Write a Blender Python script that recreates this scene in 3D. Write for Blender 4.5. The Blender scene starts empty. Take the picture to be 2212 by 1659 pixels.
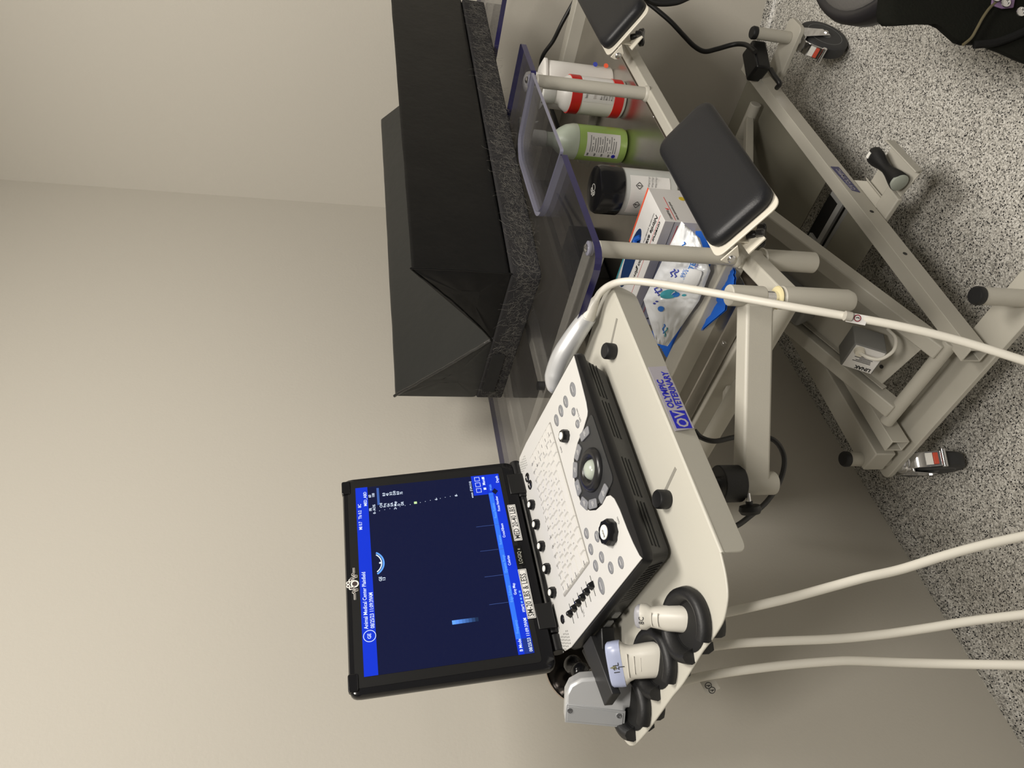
import bpy, bmesh, math, random
from mathutils import Vector, Matrix
random.seed(7)
V=Vector
SC=bpy.context.scene
COL=SC.collection
# ------------------------------------------------------------------ camera model (measured from the photograph)
F=1671.55; CU,CV=829.5,1106.0
RX=(0.73144557,-0.15137485,0.66488573); RY=(-0.6816578,-0.18829256,0.70702798); RZ=(0.01816678,-0.97037702,-0.2409116)
CAM=V((0,0,1.3))
def ray(x,y):
    c=((1659-y-CU)/F,(x-CV)/F,1.0)
    return V((sum(a*b for a,b in zip(RX,c)),sum(a*b for a,b in zip(RY,c)),sum(a*b for a,b in zip(RZ,c))))
def az(x,y,z): d=ray(x,y); return CAM+d*((z-CAM.z)/d.z)
def ay(x,y,Y): d=ray(x,y); return CAM+d*(Y/d.y)
def ax_(x,y,X): d=ray(x,y); return CAM+d*(X/d.x)
def ad(x,y,t): return CAM+ray(x,y)*t
# ------------------------------------------------------------------ materials
MATS={}
def mat(name,col,rough=.5,metal=0.,bump=0.,bscale=200.,emit=None,spec=.5,coat=0.,var=0.,vscale=8.,alpha=None,trans=0.):
    if name in MATS: return MATS[name]
    m=bpy.data.materials.new(name); m.use_nodes=True; nt=m.node_tree; b=nt.nodes['Principled BSDF']
    b.inputs['Base Color'].default_value=(*col,1); b.inputs['Roughness'].default_value=rough; b.inputs['Metallic'].default_value=metal
    b.inputs['Specular IOR Level'].default_value=spec; b.inputs['Coat Weight'].default_value=coat
    b.inputs['Transmission Weight'].default_value=trans
    if emit: b.inputs['Emission Color'].default_value=(*emit[0],1); b.inputs['Emission Strength'].default_value=emit[1]
    tc=nt.nodes.new('ShaderNodeTexCoord')
    if bump:
        n=nt.nodes.new('ShaderNodeTexNoise'); n.inputs['Scale'].default_value=bscale; n.inputs['Detail'].default_value=3
        bp=nt.nodes.new('ShaderNodeBump'); bp.inputs['Strength'].default_value=bump; bp.inputs['Distance'].default_value=.002
        nt.links.new(tc.outputs['Object'],n.inputs['Vector']); nt.links.new(n.outputs['Fac'],bp.inputs['Height']); nt.links.new(bp.outputs['Normal'],b.inputs['Normal'])
    if var:
        n=nt.nodes.new('ShaderNodeTexNoise'); n.inputs['Scale'].default_value=vscale; n.inputs['Detail'].default_value=4
        mx=nt.nodes.new('ShaderNodeMix'); mx.data_type='RGBA'
        mx.inputs[6].default_value=(*[c*(1-var) for c in col],1); mx.inputs[7].default_value=(*[min(1,c*(1+var)) for c in col],1)
        nt.links.new(tc.outputs['Object'],n.inputs['Vector']); nt.links.new(n.outputs['Fac'],mx.inputs[0]); nt.links.new(mx.outputs[2],b.inputs['Base Color'])
    MATS[name]=m; return m
cream=mat('cream_powdercoat',(.47,.45,.39),.42,bump=.09,bscale=700)
creamw=mat('warm_white_plastic',(.70,.66,.56),.38)
trayc=mat('tray_enamel',(.50,.485,.425),.4,bump=.04,bscale=600)
steel=mat('brushed_steel',(.52,.50,.47),.27,1.,bump=.06,bscale=900,var=.12,vscale=25)
steeld=mat('steel_lip_reflection',(.20,.17,.14),.3,.9)  # shelf steel with the lip's dark brown reflection put into its colour
chrome=mat('chrome',(.75,.75,.76),.12,1.)
bolt=mat('bolt_metal',(.55,.54,.52),.25,1.)
black=mat('black_plastic',(.0085,.0085,.009),.38,spec=.4)
blackg=mat('black_gloss',(.008,.008,.009),.16)
rubber=mat('black_rubber',(.0075,.0075,.008),.5,bump=.1,bscale=500)
tyre=mat('tyre_rubber',(.035,.036,.038),.6)
greyp=mat('grey_plastic',(.20,.20,.19),.5)
hubm=mat('wheel_hub_grey',(.12,.125,.125),.45)
padm=mat('pad_vinyl',(.013,.0135,.0155),.42,bump=.12,bscale=450,spec=.35)
vinyl=mat('black_vinyl',(.0050,.0050,.0050),.36,bump=.22,bscale=60,var=.2,vscale=30,spec=.28)
vinylb=mat('vinyl_sheen',(.018,.019,.018),.36,bump=.25,bscale=45,spec=.42)  # same vinyl, paler: grey sheen of the back bolster put into the colour
fleece=mat('black_fleece',(.016,.015,.016),.95,bump=1.,bscale=900)
hairm=mat('shed_hair',(.17,.16,.14),.7)
whitep=mat('white_panel',(.62,.615,.595),.36)
keym=mat('key_white',(.66,.65,.62),.4)
btn=mat('grey_button',(.22,.225,.24),.4)
btnd=mat('dark_button',(.10,.105,.115),.4)
ink=mat('print_black',(.02,.02,.02),.6)
inkg=mat('print_grey',(.18,.18,.18),.6)
lcream=mat('cable_sheath',(.68,.655,.58),.42)
probem=mat('probe_shell',(.58,.56,.50),.36)
lens=mat('probe_lens',(.36,.40,.56),.3)
silver=mat('silver_shell',(.62,.63,.64),.33,.45)
silverd=mat('silver_panel',(.46,.47,.48),.42,.45)
bluel=mat('label_blue',(.01,.012,.36),.4)
lavend=mat('label_silver',(.42,.40,.45),.35,.3)
redm=mat('red_tape',(.58,.015,.012),.32)
whiteb=mat('white_bottle',(.76,.74,.70),.38)
paper=mat('white_paper',(.74,.73,.71),.55)
boxg=mat('box_grey',(.60,.59,.58),.5)
boxside=mat('box_end',(.52,.49,.46),.5)
bluecl=mat('blue_cloth',(.004,.10,.50),.55,bump=.5,bscale=40)
bluesl=mat('glove_blue',(.004,.03,.12),.5)
teal=mat('teal_print',(.05,.33,.40),.4)
bluep=mat('blue_print',(.02,.17,.62),.4)
purp=mat('violet_print',(.05,.07,.42),.4)
yell=mat('yellow_dot',(.55,.42,.03),.5)
orange=mat('orange_edge',(.85,.12,.05),.5)
wrap=mat('wipes_film',(.76,.78,.80),.22,spec=.6)
green=mat('green_liquid',(.34,.50,.13),.25)
frost=mat('frosted_plastic',(.50,.56,.46),.35)
frostg=mat('sprayer_plastic',(.60,.60,.57),.4)
seatg=mat('seat_grey',(.10,.095,.09),.7,bump=.3,bscale=300)
seatb=mat('seat_rim',(.015,.014,.016),.35)
cloth=mat('black_cloth',(.005,.005,.005),.8,bump=.4,bscale=250,spec=.2)
clothb=mat('olive_black_cloth',(.0065,.0068,.005),.9,bump=.5,bscale=250,spec=.12)
cord_m=mat('black_cord',(.010,.010,.010),.45)
olive=mat('sheet_olive',(.20,.19,.15),.34)
redp=mat('red_pedal',(.62,.09,.05),.4)
lighta=mat('pale_disc',(.36,.39,.34),.5)
ballm=mat('trackball',(.42,.46,.40),.25)
yellr=mat('nylon_ring',(.70,.62,.36),.4)
whr=mat('white_ring',(.86,.85,.80),.4)
def emis(name,col,s=1.):
    if name in MATS: return MATS[name]
    m=bpy.data.materials.new(name); m.use_nodes=True; nt=m.node_tree; b=nt.nodes['Principled BSDF']
    b.inputs['Base Color'].default_value=(.005,.005,.006,1); b.inputs['Roughness'].default_value=.25
    b.inputs['Emission Color'].default_value=(*col,1); b.inputs['Emission Strength'].default_value=s; b.inputs['Specular IOR Level'].default_value=.3
    MATS[name]=m; return m
e_bg=emis('screen_dark_blue',(.0012,.0040,.032),1.); e_hd=emis('screen_blue',(.002,.030,.58),1.); e_lt=emis('screen_light_blue',(.028,.16,.80),1.)
e_wh=emis('screen_white',(.75,.85,1.),1.); e_cy=emis('screen_pale',(.12,.35,1.),1.); e_sc=emis('screen_line',(.05,.09,.28),1.); e_gr=emis('screen_green',(.55,.8,.35),1.); e_mid=emis('screen_mid_blue',(.01,.03,.22),1.)
def m_clear():
    m=bpy.data.materials.new('clear_acrylic'); m.use_nodes=True; nt=m.node_tree; nt.nodes.clear()
    o=nt.nodes.new('ShaderNodeOutputMaterial'); t=nt.nodes.new('ShaderNodeBsdfTransparent'); g=nt.nodes.new('ShaderNodeBsdfGlossy'); mx=nt.nodes.new('ShaderNodeMixShader'); fr=nt.nodes.new('ShaderNodeFresnel')
    d=nt.nodes.new('ShaderNodeBsdfDiffuse'); m2=nt.nodes.new('ShaderNodeMixShader')
    d.inputs['Color'].default_value=(.20,.20,.22,1); m2.inputs[0].default_value=.03
    t.inputs['Color'].default_value=(.92,.92,.925,1); g.inputs['Roughness'].default_value=.03; fr.inputs['IOR'].default_value=1.45
    mp=nt.nodes.new('ShaderNodeMath'); mp.operation='MULTIPLY'; mp.inputs[1].default_value=.6
    nt.links.new(t.outputs[0],m2.inputs[1]); nt.links.new(d.outputs[0],m2.inputs[2])
    nt.links.new(fr.outputs[0],mp.inputs[0]); nt.links.new(mp.outputs[0],mx.inputs[0]); nt.links.new(m2.outputs[0],mx.inputs[1]); nt.links.new(g.outputs[0],mx.inputs[2]); nt.links.new(mx.outputs[0],o.inputs['Surface'])
    return m
clear=m_clear()
edgeb=mat('acrylic_edge',(.014,.012,.075),.16,spec=.8,var=.6,vscale=14)
edgel=mat('acrylic_edge_light',(.24,.24,.32),.2,spec=.7)
tapem=mat('clear_tag',(.42,.40,.35),.3)
def m_wall():
    m=bpy.data.materials.new('wall_paint'); m.use_nodes=True; nt=m.node_tree; b=nt.nodes['Principled BSDF']
    b.inputs['Base Color'].default_value=(.57,.54,.475,1); b.inputs['Roughness'].default_value=.55; b.inputs['Specular IOR Level'].default_value=.3
    tc=nt.nodes.new('ShaderNodeTexCoord')
    n=nt.nodes.new('ShaderNodeTexNoise'); n.inputs['Scale'].default_value=180; n.inputs['Detail'].default_value=3
    bp=nt.nodes.new('ShaderNodeBump'); bp.inputs['Strength'].default_value=.12; bp.inputs['Distance'].default_value=.002
    nt.links.new(tc.outputs['Object'],n.inputs['Vector']); nt.links.new(n.outputs['Fac'],bp.inputs['Height']); nt.links.new(bp.outputs['Normal'],b.inputs['Normal'])
    return m
wallm=m_wall()
def m_floor():
    m=bpy.data.materials.new('speckled_floor'); m.use_nodes=True; nt=m.node_tree; b=nt.nodes['Principled BSDF']; N=nt.nodes.new; L=nt.links.new
    tc=N('ShaderNodeTexCoord')
    def vor(sc,amp):
        v=N('ShaderNodeTexVoronoi'); v.inputs['Scale'].default_value=sc; v.inputs['Randomness'].default_value=1
        ns=N('ShaderNodeTexNoise'); ns.inputs['Scale'].default_value=sc*1.6; ns.inputs['Detail'].default_value=1
        av=N('ShaderNodeVectorMath'); av.operation='MULTIPLY_ADD'; av.inputs[1].default_value=(amp,amp,amp)
        L(tc.outputs['Object'],ns.inputs['Vector']); L(ns.outputs['Color'],av.inputs[0]); L(tc.outputs['Object'],av.inputs[2]); L(av.outputs[0],v.inputs['Vector'])
        sp=N('ShaderNodeSeparateColor'); L(v.outputs['Color'],sp.inputs[0]); return v,sp
    v,sep=vor(400,.0018)
    cr=N('ShaderNodeValToRGB'); e=cr.color_ramp; e.interpolation='CONSTANT'
    e.elements[0].position=0; e.elements[0].color=(.20,.195,.18,1)
    e.elements[1].position=.16; e.elements[1].color=(.37,.355,.32,1)
    for p,c in ((.38,(.51,.49,.445)),(.60,(.63,.61,.56)),(.84,(.78,.76,.71))):
        q=e.elements.new(p); q.color=(*c,1)
    L(sep.outputs[0],cr.inputs[0])
    v2,sep2=vor(275,.0016)
    c1=N('ShaderNodeMath'); c1.operation='LESS_THAN'; c1.inputs[1].default_value=.22; L(sep2.outputs[0],c1.inputs[0])
    c2=N('ShaderNodeMath'); c2.operation='LESS_THAN'; c2.inputs[1].default_value=.46; L(v2.outputs['Distance'],c2.inputs[0])
    c3=N('ShaderNodeMath'); c3.operation='MULTIPLY'; L(c1.outputs[0],c3.inputs[0]); L(c2.outputs[0],c3.inputs[1])
    mx=N('ShaderNodeMix'); mx.data_type='RGBA'; L(c3.outputs[0],mx.inputs[0]); L(cr.outputs[0],mx.inputs[6]); mx.inputs[7].default_value=(.014,.014,.016,1); L(mx.outputs[2],b.inputs['Base Color'])
    b.inputs['Roughness'].default_value=.33; b.inputs['Specular IOR Level'].default_value=.4
    bp=N('ShaderNodeBump'); bp.inputs['Strength'].default_value=.25; bp.inputs['Distance'].default_value=.001; L(sep.outputs[1],bp.inputs['Height']); L(bp.outputs[0],b.inputs['Normal'])
    return m
floorm=m_floor()
# ------------------------------------------------------------------ mesh helpers
def empty(name,loc,label,cat,group=None):
    o=bpy.data.objects.new(name,None); COL.objects.link(o); o.location=loc; o.empty_display_size=.05
    o['label']=label; o['category']=cat
    if group: o['group']=group
    bpy.context.view_layer.update()
    return o
def tag(o,label,cat,group=None,kind=None):
    o['label']=label; o['category']=cat
    if group: o['group']=group
    if kind: o['kind']=kind
    return o
class B:
    def __init__(s): s.bm=bmesh.new(); s.mi=0
    def face(s,vs):
        try: f=s.bm.faces.new(vs)
        except ValueError: return None
        f.material_index=s.mi; return f
    def hull(s,a,b):           # two equal-length loops -> closed prism
        va=[s.bm.verts.new(p) for p in a]; vb=[s.bm.verts.new(p) for p in b]; n=len(a)
        s.face(va[::-1]); s.face(vb)
        for i in range(n): s.face([va[i],va[(i+1)%n],vb[(i+1)%n],vb[i]])
        return s
    def prism(s,poly,ex): return s.hull(poly,[p+ex for p in poly])
    def loft(s,loops,caps=True):
        L=[[s.bm.verts.new(p) for p in l] for l in loops]; n=len(L[0])
        for a,b in zip(L,L[1:]):
            for i in range(n): s.face([a[i],a[(i+1)%n],b[(i+1)%n],b[i]])
        if caps: s.face(L[0][::-1]); s.face(L[-1])
        return s
    def box(s,c,h,X=V((1,0,0)),Y=V((0,1,0)),Z=V((0,0,1))):
        c=V(c); q=[c+X*(h[0]*i)+Y*(h[1]*j) for i,j in((-1,-1),(1,-1),(1,1),(-1,1))]
        return s.hull([p-Z*h[2] for p in q],[p+Z*h[2] for p in q])
    def bar(s,p,q,w,h,up=V((0,0,1))):
        p=V(p);q=V(q);d=(q-p).normalized(); x=d.cross(up).normalized(); u=x.cross(d).normalized()
        l=[p+x*(w/2*i)+u*(h/2*j) for i,j in((-1,-1),(1,-1),(1,1),(-1,1))]
        return s.hull(l,[a+(q-p) for a in l])
    def cyl(s,p,q,r,r2=None,seg=24):
        p=V(p);q=V(q);r2=r if r2 is None else r2; d=(q-p).normalized(); x=d.orthogonal().normalized(); y=d.cross(x)
        c=[x*math.cos(2*math.pi*i/seg)+y*math.sin(2*math.pi*i/seg) for i in range(seg)]
        return s.hull([p+a*r for a in c],[q+a*r2 for a in c])
    def ring(s,p,d,prof,seg=28,x=None):     # lathe: prof [(r,z)] around p along d
        p=V(p);d=V(d).normalized(); x=(x or d.orthogonal()).normalized(); y=d.cross(x)
        return s.loft([[p+d*z+(x*math.cos(2*math.pi*i/seg)+y*math.sin(2*math.pi*i/seg))*r for i in range(seg)] for r,z in prof])
    def tube(s,pts,r,seg=10,rr=None):
        n=len(pts); L=[]; up=None
        for i,p in enumerate(pts):
            d=(pts[min(i+1,n-1)]-pts[max(i-1,0)]).normalized()
            if up is None: up=d.orthogonal().normalized()
            up=(up-d*up.dot(d)).normalized(); y=d.cross(up); q=rr[i] if rr else r
            L.append([p+(up*math.cos(2*math.pi*k/seg)+y*math.sin(2*math.pi*k/seg))*q for k in range(seg)])
        return s.loft(L)
    def out(s,name,mats,parent=None,bev=0,bseg=2,ang=38,sub=0,smooth=True):
        bm=s.bm; bmesh.ops.recalc_face_normals(bm,faces=bm.faces)
        me=bpy.data.meshes.new(name); bm.to_mesh(me); bm.free()
        for m in (mats if isinstance(mats,(list,tuple)) else [mats]): me.materials.append(m)
        o=bpy.data.objects.new(name,me); COL.objects.link(o)
        # put the origin at the bounding-box centre of the mesh
        xs=[v.co for v in me.vertices]
        if xs:
            c=V([(min(v[i] for v in xs)+max(v[i] for v in xs))/2 for i in range(3)])
            me.transform(Matrix.Translation(-c)); o.location=c
        if bev:
            md=o.modifiers.new('bevel','BEVEL'); md.width=bev; md.segments=bseg; md.limit_method='ANGLE'; md.angle_limit=math.radians(ang)
        if sub:
            md=o.modifiers.new('sub','SUBSURF'); md.levels=sub; md.render_levels=sub
        if smooth:
            for p in me.polygons: p.use_smooth=True
            bm=bmesh.new(); bm.from_mesh(me)
            if not sub:
                for e in bm.edges:
                    if len(e.link_faces)==2 and e.calc_face_angle(0)>math.radians(ang): e.smooth=False
            bm.to_mesh(me); bm.free()
        if parent is not None:
            o.parent=parent; o.matrix_parent_inverse=wm(parent).inverted()
        return o
def wm(o):
    if o.parent is None: return Matrix.Translation(o.location)
    return wm(o.parent)@o.matrix_parent_inverse@Matrix.Translation(o.location)
def cr(pts,n=8):
    pts=[V(p) for p in pts]; P=[pts[0]*2-pts[1]]+pts+[pts[-1]*2-pts[-2]]; out=[]
    for i in range(1,len(P)-2):
        a,b,c,d=P[i-1:i+3]
        for k in range(n):
            t=k/n; out.append(.5*((2*b)+(c-a)*t+(2*a-5*b+4*c-d)*t*t+(3*b-a-3*c+d)*t**3))
    out.append(pts[-1]); return out
def rpoly(pts,r,n=5):         # 2d polygon with rounded corners; r number or list
    out=[]; N=len(pts)
    for i in range(N):
        p=V(pts[i]).to_2d() if len(pts[i])==2 else V(pts[i]); a=V(pts[i-1]); b=V(pts[(i+1)%N]); rr=r[i] if isinstance(r,(list,tuple)) else r
        p=V(pts[i])
        if rr<=0: out.append(p); continue
        da=(a-p); db=(b-p); la=min(rr,da.length*.49); lb=min(rr,db.length*.49); A=p+da.normalized()*la; Bq=p+db.normalized()*lb
        for k in range(n+1):
            t=k/n; out.append(A*(1-t)**2+p*2*t*(1-t)+Bq*t*t)
    return out
def circ(b,c,n,r,w,seg=26):
    n=V(n).normalized(); x=n.orthogonal().normalized(); y=n.cross(x)
    P=[c+(x*math.cos(2*math.pi*i/seg)+y*math.sin(2*math.pi*i/seg))*r for i in range(seg)]
    Lr=[]
    for i in range(seg):
        e=(P[i]-c).normalized(); Lr.append([P[i]+e*(w*math.cos(t))+n*(w*.4*math.sin(t)) for t in (0,math.pi/2,math.pi,3*math.pi/2)])
    vs=[[b.bm.verts.new(p) for p in l] for l in Lr]
    for i in range(seg):
        for k in range(4): b.face([vs[i][k],vs[(i+1)%seg][k],vs[(i+1)%seg][(k+1)%4],vs[i][(k+1)%4]])
class Fr:                      # local frame
    def __init__(s,o,x,y,z): s.o=V(o);s.x=V(x);s.y=V(y);s.z=V(z)
    def __call__(s,a,b,c=0): return s.o+s.x*a+s.y*b+s.z*c
    def px(s,x,y,h=0):
        d=ray(x,y); P0=s.o+s.z*h; t=(P0-CAM).dot(s.z)/d.dot(s.z); q=CAM+d*t-s.o; return (q.dot(s.x),q.dot(s.y))
    def poly(s,p2,h): return [s(a[0],a[1],h) for a in p2]
def text(name,body,size,o,x,y,m,parent,align='LEFT',depth=.00015,sx=1.,bold=0.,spacing=1.,shear=0.):
    cu=bpy.data.curves.new('t','FONT'); cu.body=body; cu.size=size; cu.align_x=align; cu.extrude=depth; cu.offset=bold; cu.space_character=spacing; cu.shear=shear; cu.resolution_u=2
    ob=bpy.data.objects.new('t',cu); COL.objects.link(ob); dg=bpy.context.evaluated_depsgraph_get()
    me=bpy.data.meshes.new_from_object(ob.evaluated_get(dg)); bpy.data.objects.remove(ob)
    x=V(x).normalized(); y=V(y).normalized(); z=x.cross(y)
    M=Matrix(((x.x*sx,y.x,z.x,o[0]),(x.y*sx,y.y,z.y,o[1]),(x.z*sx,y.z,z.z,o[2]),(0,0,0,1)))
    me.transform(M); me.materials.clear(); me.materials.append(m)
    if len(me.vertices)==0: return None
    c=sum((v.co for v in me.vertices),V((0,0,0)))/len(me.vertices); me.transform(Matrix.Translation(-c))
    q=bpy.data.objects.new(name,me); me.name=name; COL.objects.link(q); q.location=c
    if parent is not None: q.parent=parent; q.matrix_parent_inverse=wm(parent).inverted()
    return q
X,Y,Z=V((1,0,0)),V((0,1,0)),V((0,0,1))
# ------------------------------------------------------------------ room
wdir=V((1,.0478,0)).normalized(); wn=V((wdir.y,-wdir.x,0))           # left wall, normal towards room
W0=V((.358,1.286,0)); corner=V((2.008,1.3649,0)); rdir=V((.343,-.939,0)).normalized(); rn=V((rdir.y,-rdir.x,0))
if rn.dot(V((-1,0,0)))<0: rn=-rn
def wall(name,p,q,n,h=2.7,t=.1):
    b=B(); b.prism([p,q,q+Z*h,p+Z*h],-n*t); o=b.out(name,wallm,smooth=False); o['kind']='structure'; return o
wall('wall_left',W0-wdir*2.6,corner+wdir*.1,wn)
wall('wall_right',corner-rdir*.0,corner+rdir*3.2,rn)
b=B(); b.box((.9,-.6,-.05),(3.6,2.6,.05)); o=b.out('floor',floorm,smooth=False); o['kind']='structure'
def cove(name,p,q,n):
    r=.03; prof=[(0,0)]+[(r*(1-math.sin(t)),r*(1-math.cos(t))) for t in [math.pi/2*k/8 for k in range(9)]]
    prof=[(0.0,0.0),(r,0.0005)]+[(r-r*math.sin(a),r-r*math.cos(a)) for a in [math.pi/2*k/8 for k in range(1,9)]]+[(0.0,r+.004),(-.002,r+.004)]
    prof=[(x_+.0015,z_) for x_,z_ in prof]
    b=B(); b.hull([p+n*x_+Z*z_ for x_,z_ in prof],[q+n*x_+Z*z_ for x_,z_ in prof]); o=b.out(name,floorm); o['kind']='structure'
cove('baseboard_left',W0-wdir*2.6,corner-wdir*.002,wn); cove('baseboard_right',corner+rdir*.03,corner+rdir*3.2,rn)
# ------------------------------------------------------------------ examination table
T=empty('examination_table',(1.35,.9,0),'cream steel lift table with clear top, steel shelf and black arm pads','table')
def tb(name,p,q,w,h,m=cream,bev=.0025,par=None,up=Z): b=B(); b.bar(p,q,w,h,up); return b.out(name,m,par or T,bev=bev)
def ty(name,p,q,r,m=cream,par=None,bev=.0015,seg=28): b=B(); b.cyl(p,q,r,seg=seg); return b.out(name,m,par or T,bev=bev)
# base: hollow front channel, inner rear channel, rear box beam
def hollow(name,x0,x1,y0,y1,z0,z1,t=.0035):
    b=B(); L=[]
    for x in (x0,x1):
        pass
    o=[(y0,z0),(y1,z0),(y1,z1),(y0,z1)]; i=[(y0+t,z0+t),(y1-t,z0+t),(y1-t,z1-t),(y0+t,z1-t)]
    bm=b.bm
    vo=[[bm.verts.new((x,a,c)) for a,c in o] for x in (x0,x1)]; vi=[[bm.verts.new((x,a,c)) for a,c in i] for x in (x0,x1)]
    for k in range(4):
        j=(k+1)%4
        b.face([vo[0][k],vo[0][j],vo[1][j],vo[1][k]]); b.face([vi[0][k],vi[0][j],vi[1][j],vi[1][k]])
        for e in (0,1): b.face([vo[e][k],vo[e][j],vi[e][j],vi[e][k]])
    return b.out(name,cream,T,bev=.0012)
fr=hollow('front_rail',.803,1.90,.747,.776,.182,.222)
hollow('rear_rail',.803,1.90,.997,1.026,.182,.222)
tb('rear_beam',(.806,1.066,.207),(1.90,1.066,.207),.052,.046)
for pxy in ((1883,457),(1955,548)):
    c=ay(*pxy,.747); b=B(); b.cyl(c+Y*.002,c-Y*.0006,.0045,seg=16); b.out('bolt_hole',ink,fr)
# cross plates with caster plates
def cross(x0,x1):
    pts=rpoly([V((x0,.615,0)),V((x1,.615,0)),V((x1,1.12,0)),V((x0,1.12,0))],.018,4)
    b=B(); b.prism([p+Z*.152 for p in pts],Z*.012); b.out('cross_plate',cream,T,bev=.0015)
cross(.800,.872); cross(1.80,1.872)
def bumper(x,y):
    b=B(); b.cyl((x,y,.164),(x,y,.262),.0148); o=b.out('bumper_post',cream,T,bev=.001)
    b=B(); b.ring((x,y,.258),Z,[(.0155,0),(.0158,.009),(.0135,.0125)]); b.out('post_cap',rubber,o)
bumper(.828,.650); bumper(.829,1.085); bumper(1.836,.655)
def caster(x,y,head,pedal=True):
    head=V(head).normalized(); a=V((-head.y,head.x,0)); r=.065; off=.014
    wc=V((x,y,0))+head*off+Z*r
    b=B(); b.ring(wc-a*.016,a,[(r*.74,0),(r*.9,0),(r*.985,.004),(r,.010),(r,.022),(r*.985,.028),(r*.9,.032),(r*.74,.032)],44); w=b.out('wheel',tyre,T)
    for sgn in (-1,1):
        b=B(); b.ring(wc+a*(.0125*sgn),a*sgn,[(r*.74,0),(r*.74,.0030),(r*.70,.0040),(r*.66,.0015),(r*.3,.0012),(r*.22,.0045),(.004,.0055)],36); b.out('hub',hubm,w)
        b=B(); b.cyl(wc+a*(.0165*sgn),wc+a*(.0235*sgn),.006,seg=6); b.out('axle_nut',bolt,w)
    b=B(); top=V((x,y,.138))
    for sgn in (-1,1):
        s0=a*(.0195*sgn); cheek=[top+s0-head*.020,top+s0+head*.020,wc+s0+head*.013+Z*.004,wc+s0-head*.011-Z*.008,wc+s0-head*.017+Z*.015]
        b.prism(cheek,a*(.0022*sgn))
    b.box(top,(.024,.0217,.0022),head,a,Z); b.ring(top+Z*.002,Z,[(.021,0),(.021,.005),(.017,.008),(.017,.014)],28)
    b.out('fork',chrome,T,bev=.0008)
    if pedal:
        P_=lambda f_,z_: V((x,y,z_))-head*f_
        pr=[(.020,.142),(.034,.136),(.047,.120),(.058,.096)]
        b=B(); b.loft([[P_(f_,z_)-a*.0150,P_(f_,z_)+a*.0150,P_(f_-.003,z_-.003)+a*.0150,P_(f_-.003,z_-.003)-a*.0150] for f_,z_ in pr]); br=b.out('brake_pedal',chrome,T,bev=.0008)
        d0=P_(.047,.120); d1=P_(.058,.096); dn=(d1-d0).normalized(); nn=a.cross(dn).normalized()
        if nn.dot(-head)<0: nn=-nn
        b=B(); b.box(d0+dn*.013+nn*.0022,(.0115,.0045,.0022),a,dn,nn); b.out('release_tab',redp,br,bev=.0008)
        b=B(); b.box(d0+dn*.001+nn*.0012,(.0118,.0065,.0014),a,dn,nn)
        tb_=b.out('grip_tab',whr,br)
        b=B(); b.cyl(d1+dn*.002-a*.0175,d1+dn*.002+a*.0175,.0055,seg=16); b.out('pedal_lip',chrome,br)
caster(.812,1.078,(.45,.89,0)); caster(1.834,.655,(.99,-.14,0)); caster(.838,.640,(.5,.8,0)); caster(1.836,1.085,(.4,.8,0),False)
# lower scissor arms
p0,p1=V((.846,.792,.222)),V((1.70,.792,.660)); ad_=(p1-p0).normalized(); an=V((-ad_.z,0,ad_.x))
ty('cross_tube',(.846,.770,.218),(.846,.988,.218),.0135)
tb('scissor_arm',p0,p1,.030,.034,up=an)
q0,q1=V((.846,.952,.222)),V((1.70,.952,.660)); tb('scissor_arm',q0,q1,.030,.034,up=an)
ty('cross_tube',(.806,.650,.612),(.806,1.10,.612),.0145)
for yy in (.842,.905): tb('scissor_arm',(.822,yy,.604),(1.78,yy,.215),.020,.020,up=V((.39,0,.92)))
ty('cross_tube',(1.76,.80,.222),(1.76,.97,.222),.015)
ty('cross_tube',(1.70,.77,.662),(1.70,.975,.662),.013)
# plate between arms with control box
A=Fr(p0+V((0,.08,0)),ad_,Y,an)
b=B(); b.prism([A(.03,-.064,-.012),A(.42,-.064,-.012),A(.42,.064,-.012),A(.05,.064,-.012)],an*.002)
mp=b.out('motor_plate',cream,T,bev=.0008)
b=B(); b.bar(A(.04,.060,-.006),A(.40,.060,-.006),.002,.014,up=an); b.out('plate_flange',cream,mp)
b=B()
for u in (.07,.24): b.cyl(A(u,.03,-.0105),A(u,.03,-.0090),.004,seg=14)
b.out('plate_screw',ink,mp)
Gd=V((.92,0,-.39)).normalized(); Ed=V((-.39,0,-.92)).normalized(); CB=Fr(V((.899,.830,.353)),Gd,Y,-Ed)   # x right-down, y back, z up
cb=B(); cb.box(CB(.028,.0285,-.0305),(.028,.0285,.0305),Gd,Y,-Ed); cbo=cb.out('control_box',greyp,T,bev=.0025); cbo['label']='grey motor control box with white label on its end'
b=B(); b.prism([CB(-.0006,.002,-.003),CB(-.0006,.055,-.003),CB(-.0006,.055,-.058),CB(-.0006,.002,-.058)],Gd*-.0004); lab=b.out('rating_label',paper,cbo)
text('lettering','LINAK',.0105,CB(-.0013,.0455,-.054),Ed*-1.0,Y*1.0,ink,lab,bold=.0004)
b=B()
for k in range(7): b.box(CB(-.0012,.036-k*.0030,-.030-(k%3)*.002),(.0001,.0007,.017-(k%3)*.003),Gd,Y,-Ed)
b.out('label_print',ink,lab)
b=B(); b.cyl(CB(-.001,.012,-.014),CB(-.010,.012,-.014),.0095,.008,seg=20); pl=b.out('cable_plug',creamw,cbo)
b=B(); b.tube(cr([CB(-.008,.012,-.014),CB(-.022,.006,-.026),CB(-.024,.0,-.045),CB(-.010,-.016,-.062),CB(.020,-.022,-.066),CB(.05,-.016,-.058)],8),.0032); b.out('motor_cable',lcream,cbo)
b=B(); b.box(A(.315,.012,.030),(.085,.024,.030),ad_,Y,an); ac=b.out('actuator',greyp,T,bev=.006,bseg=3); ac['label']='pale actuator housing with label'
b=B(); b.box(A(.30,.010,.0606),(.045,.016,.0005),ad_,Y,an); b.out('actuator_label',paper,ac)
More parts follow.
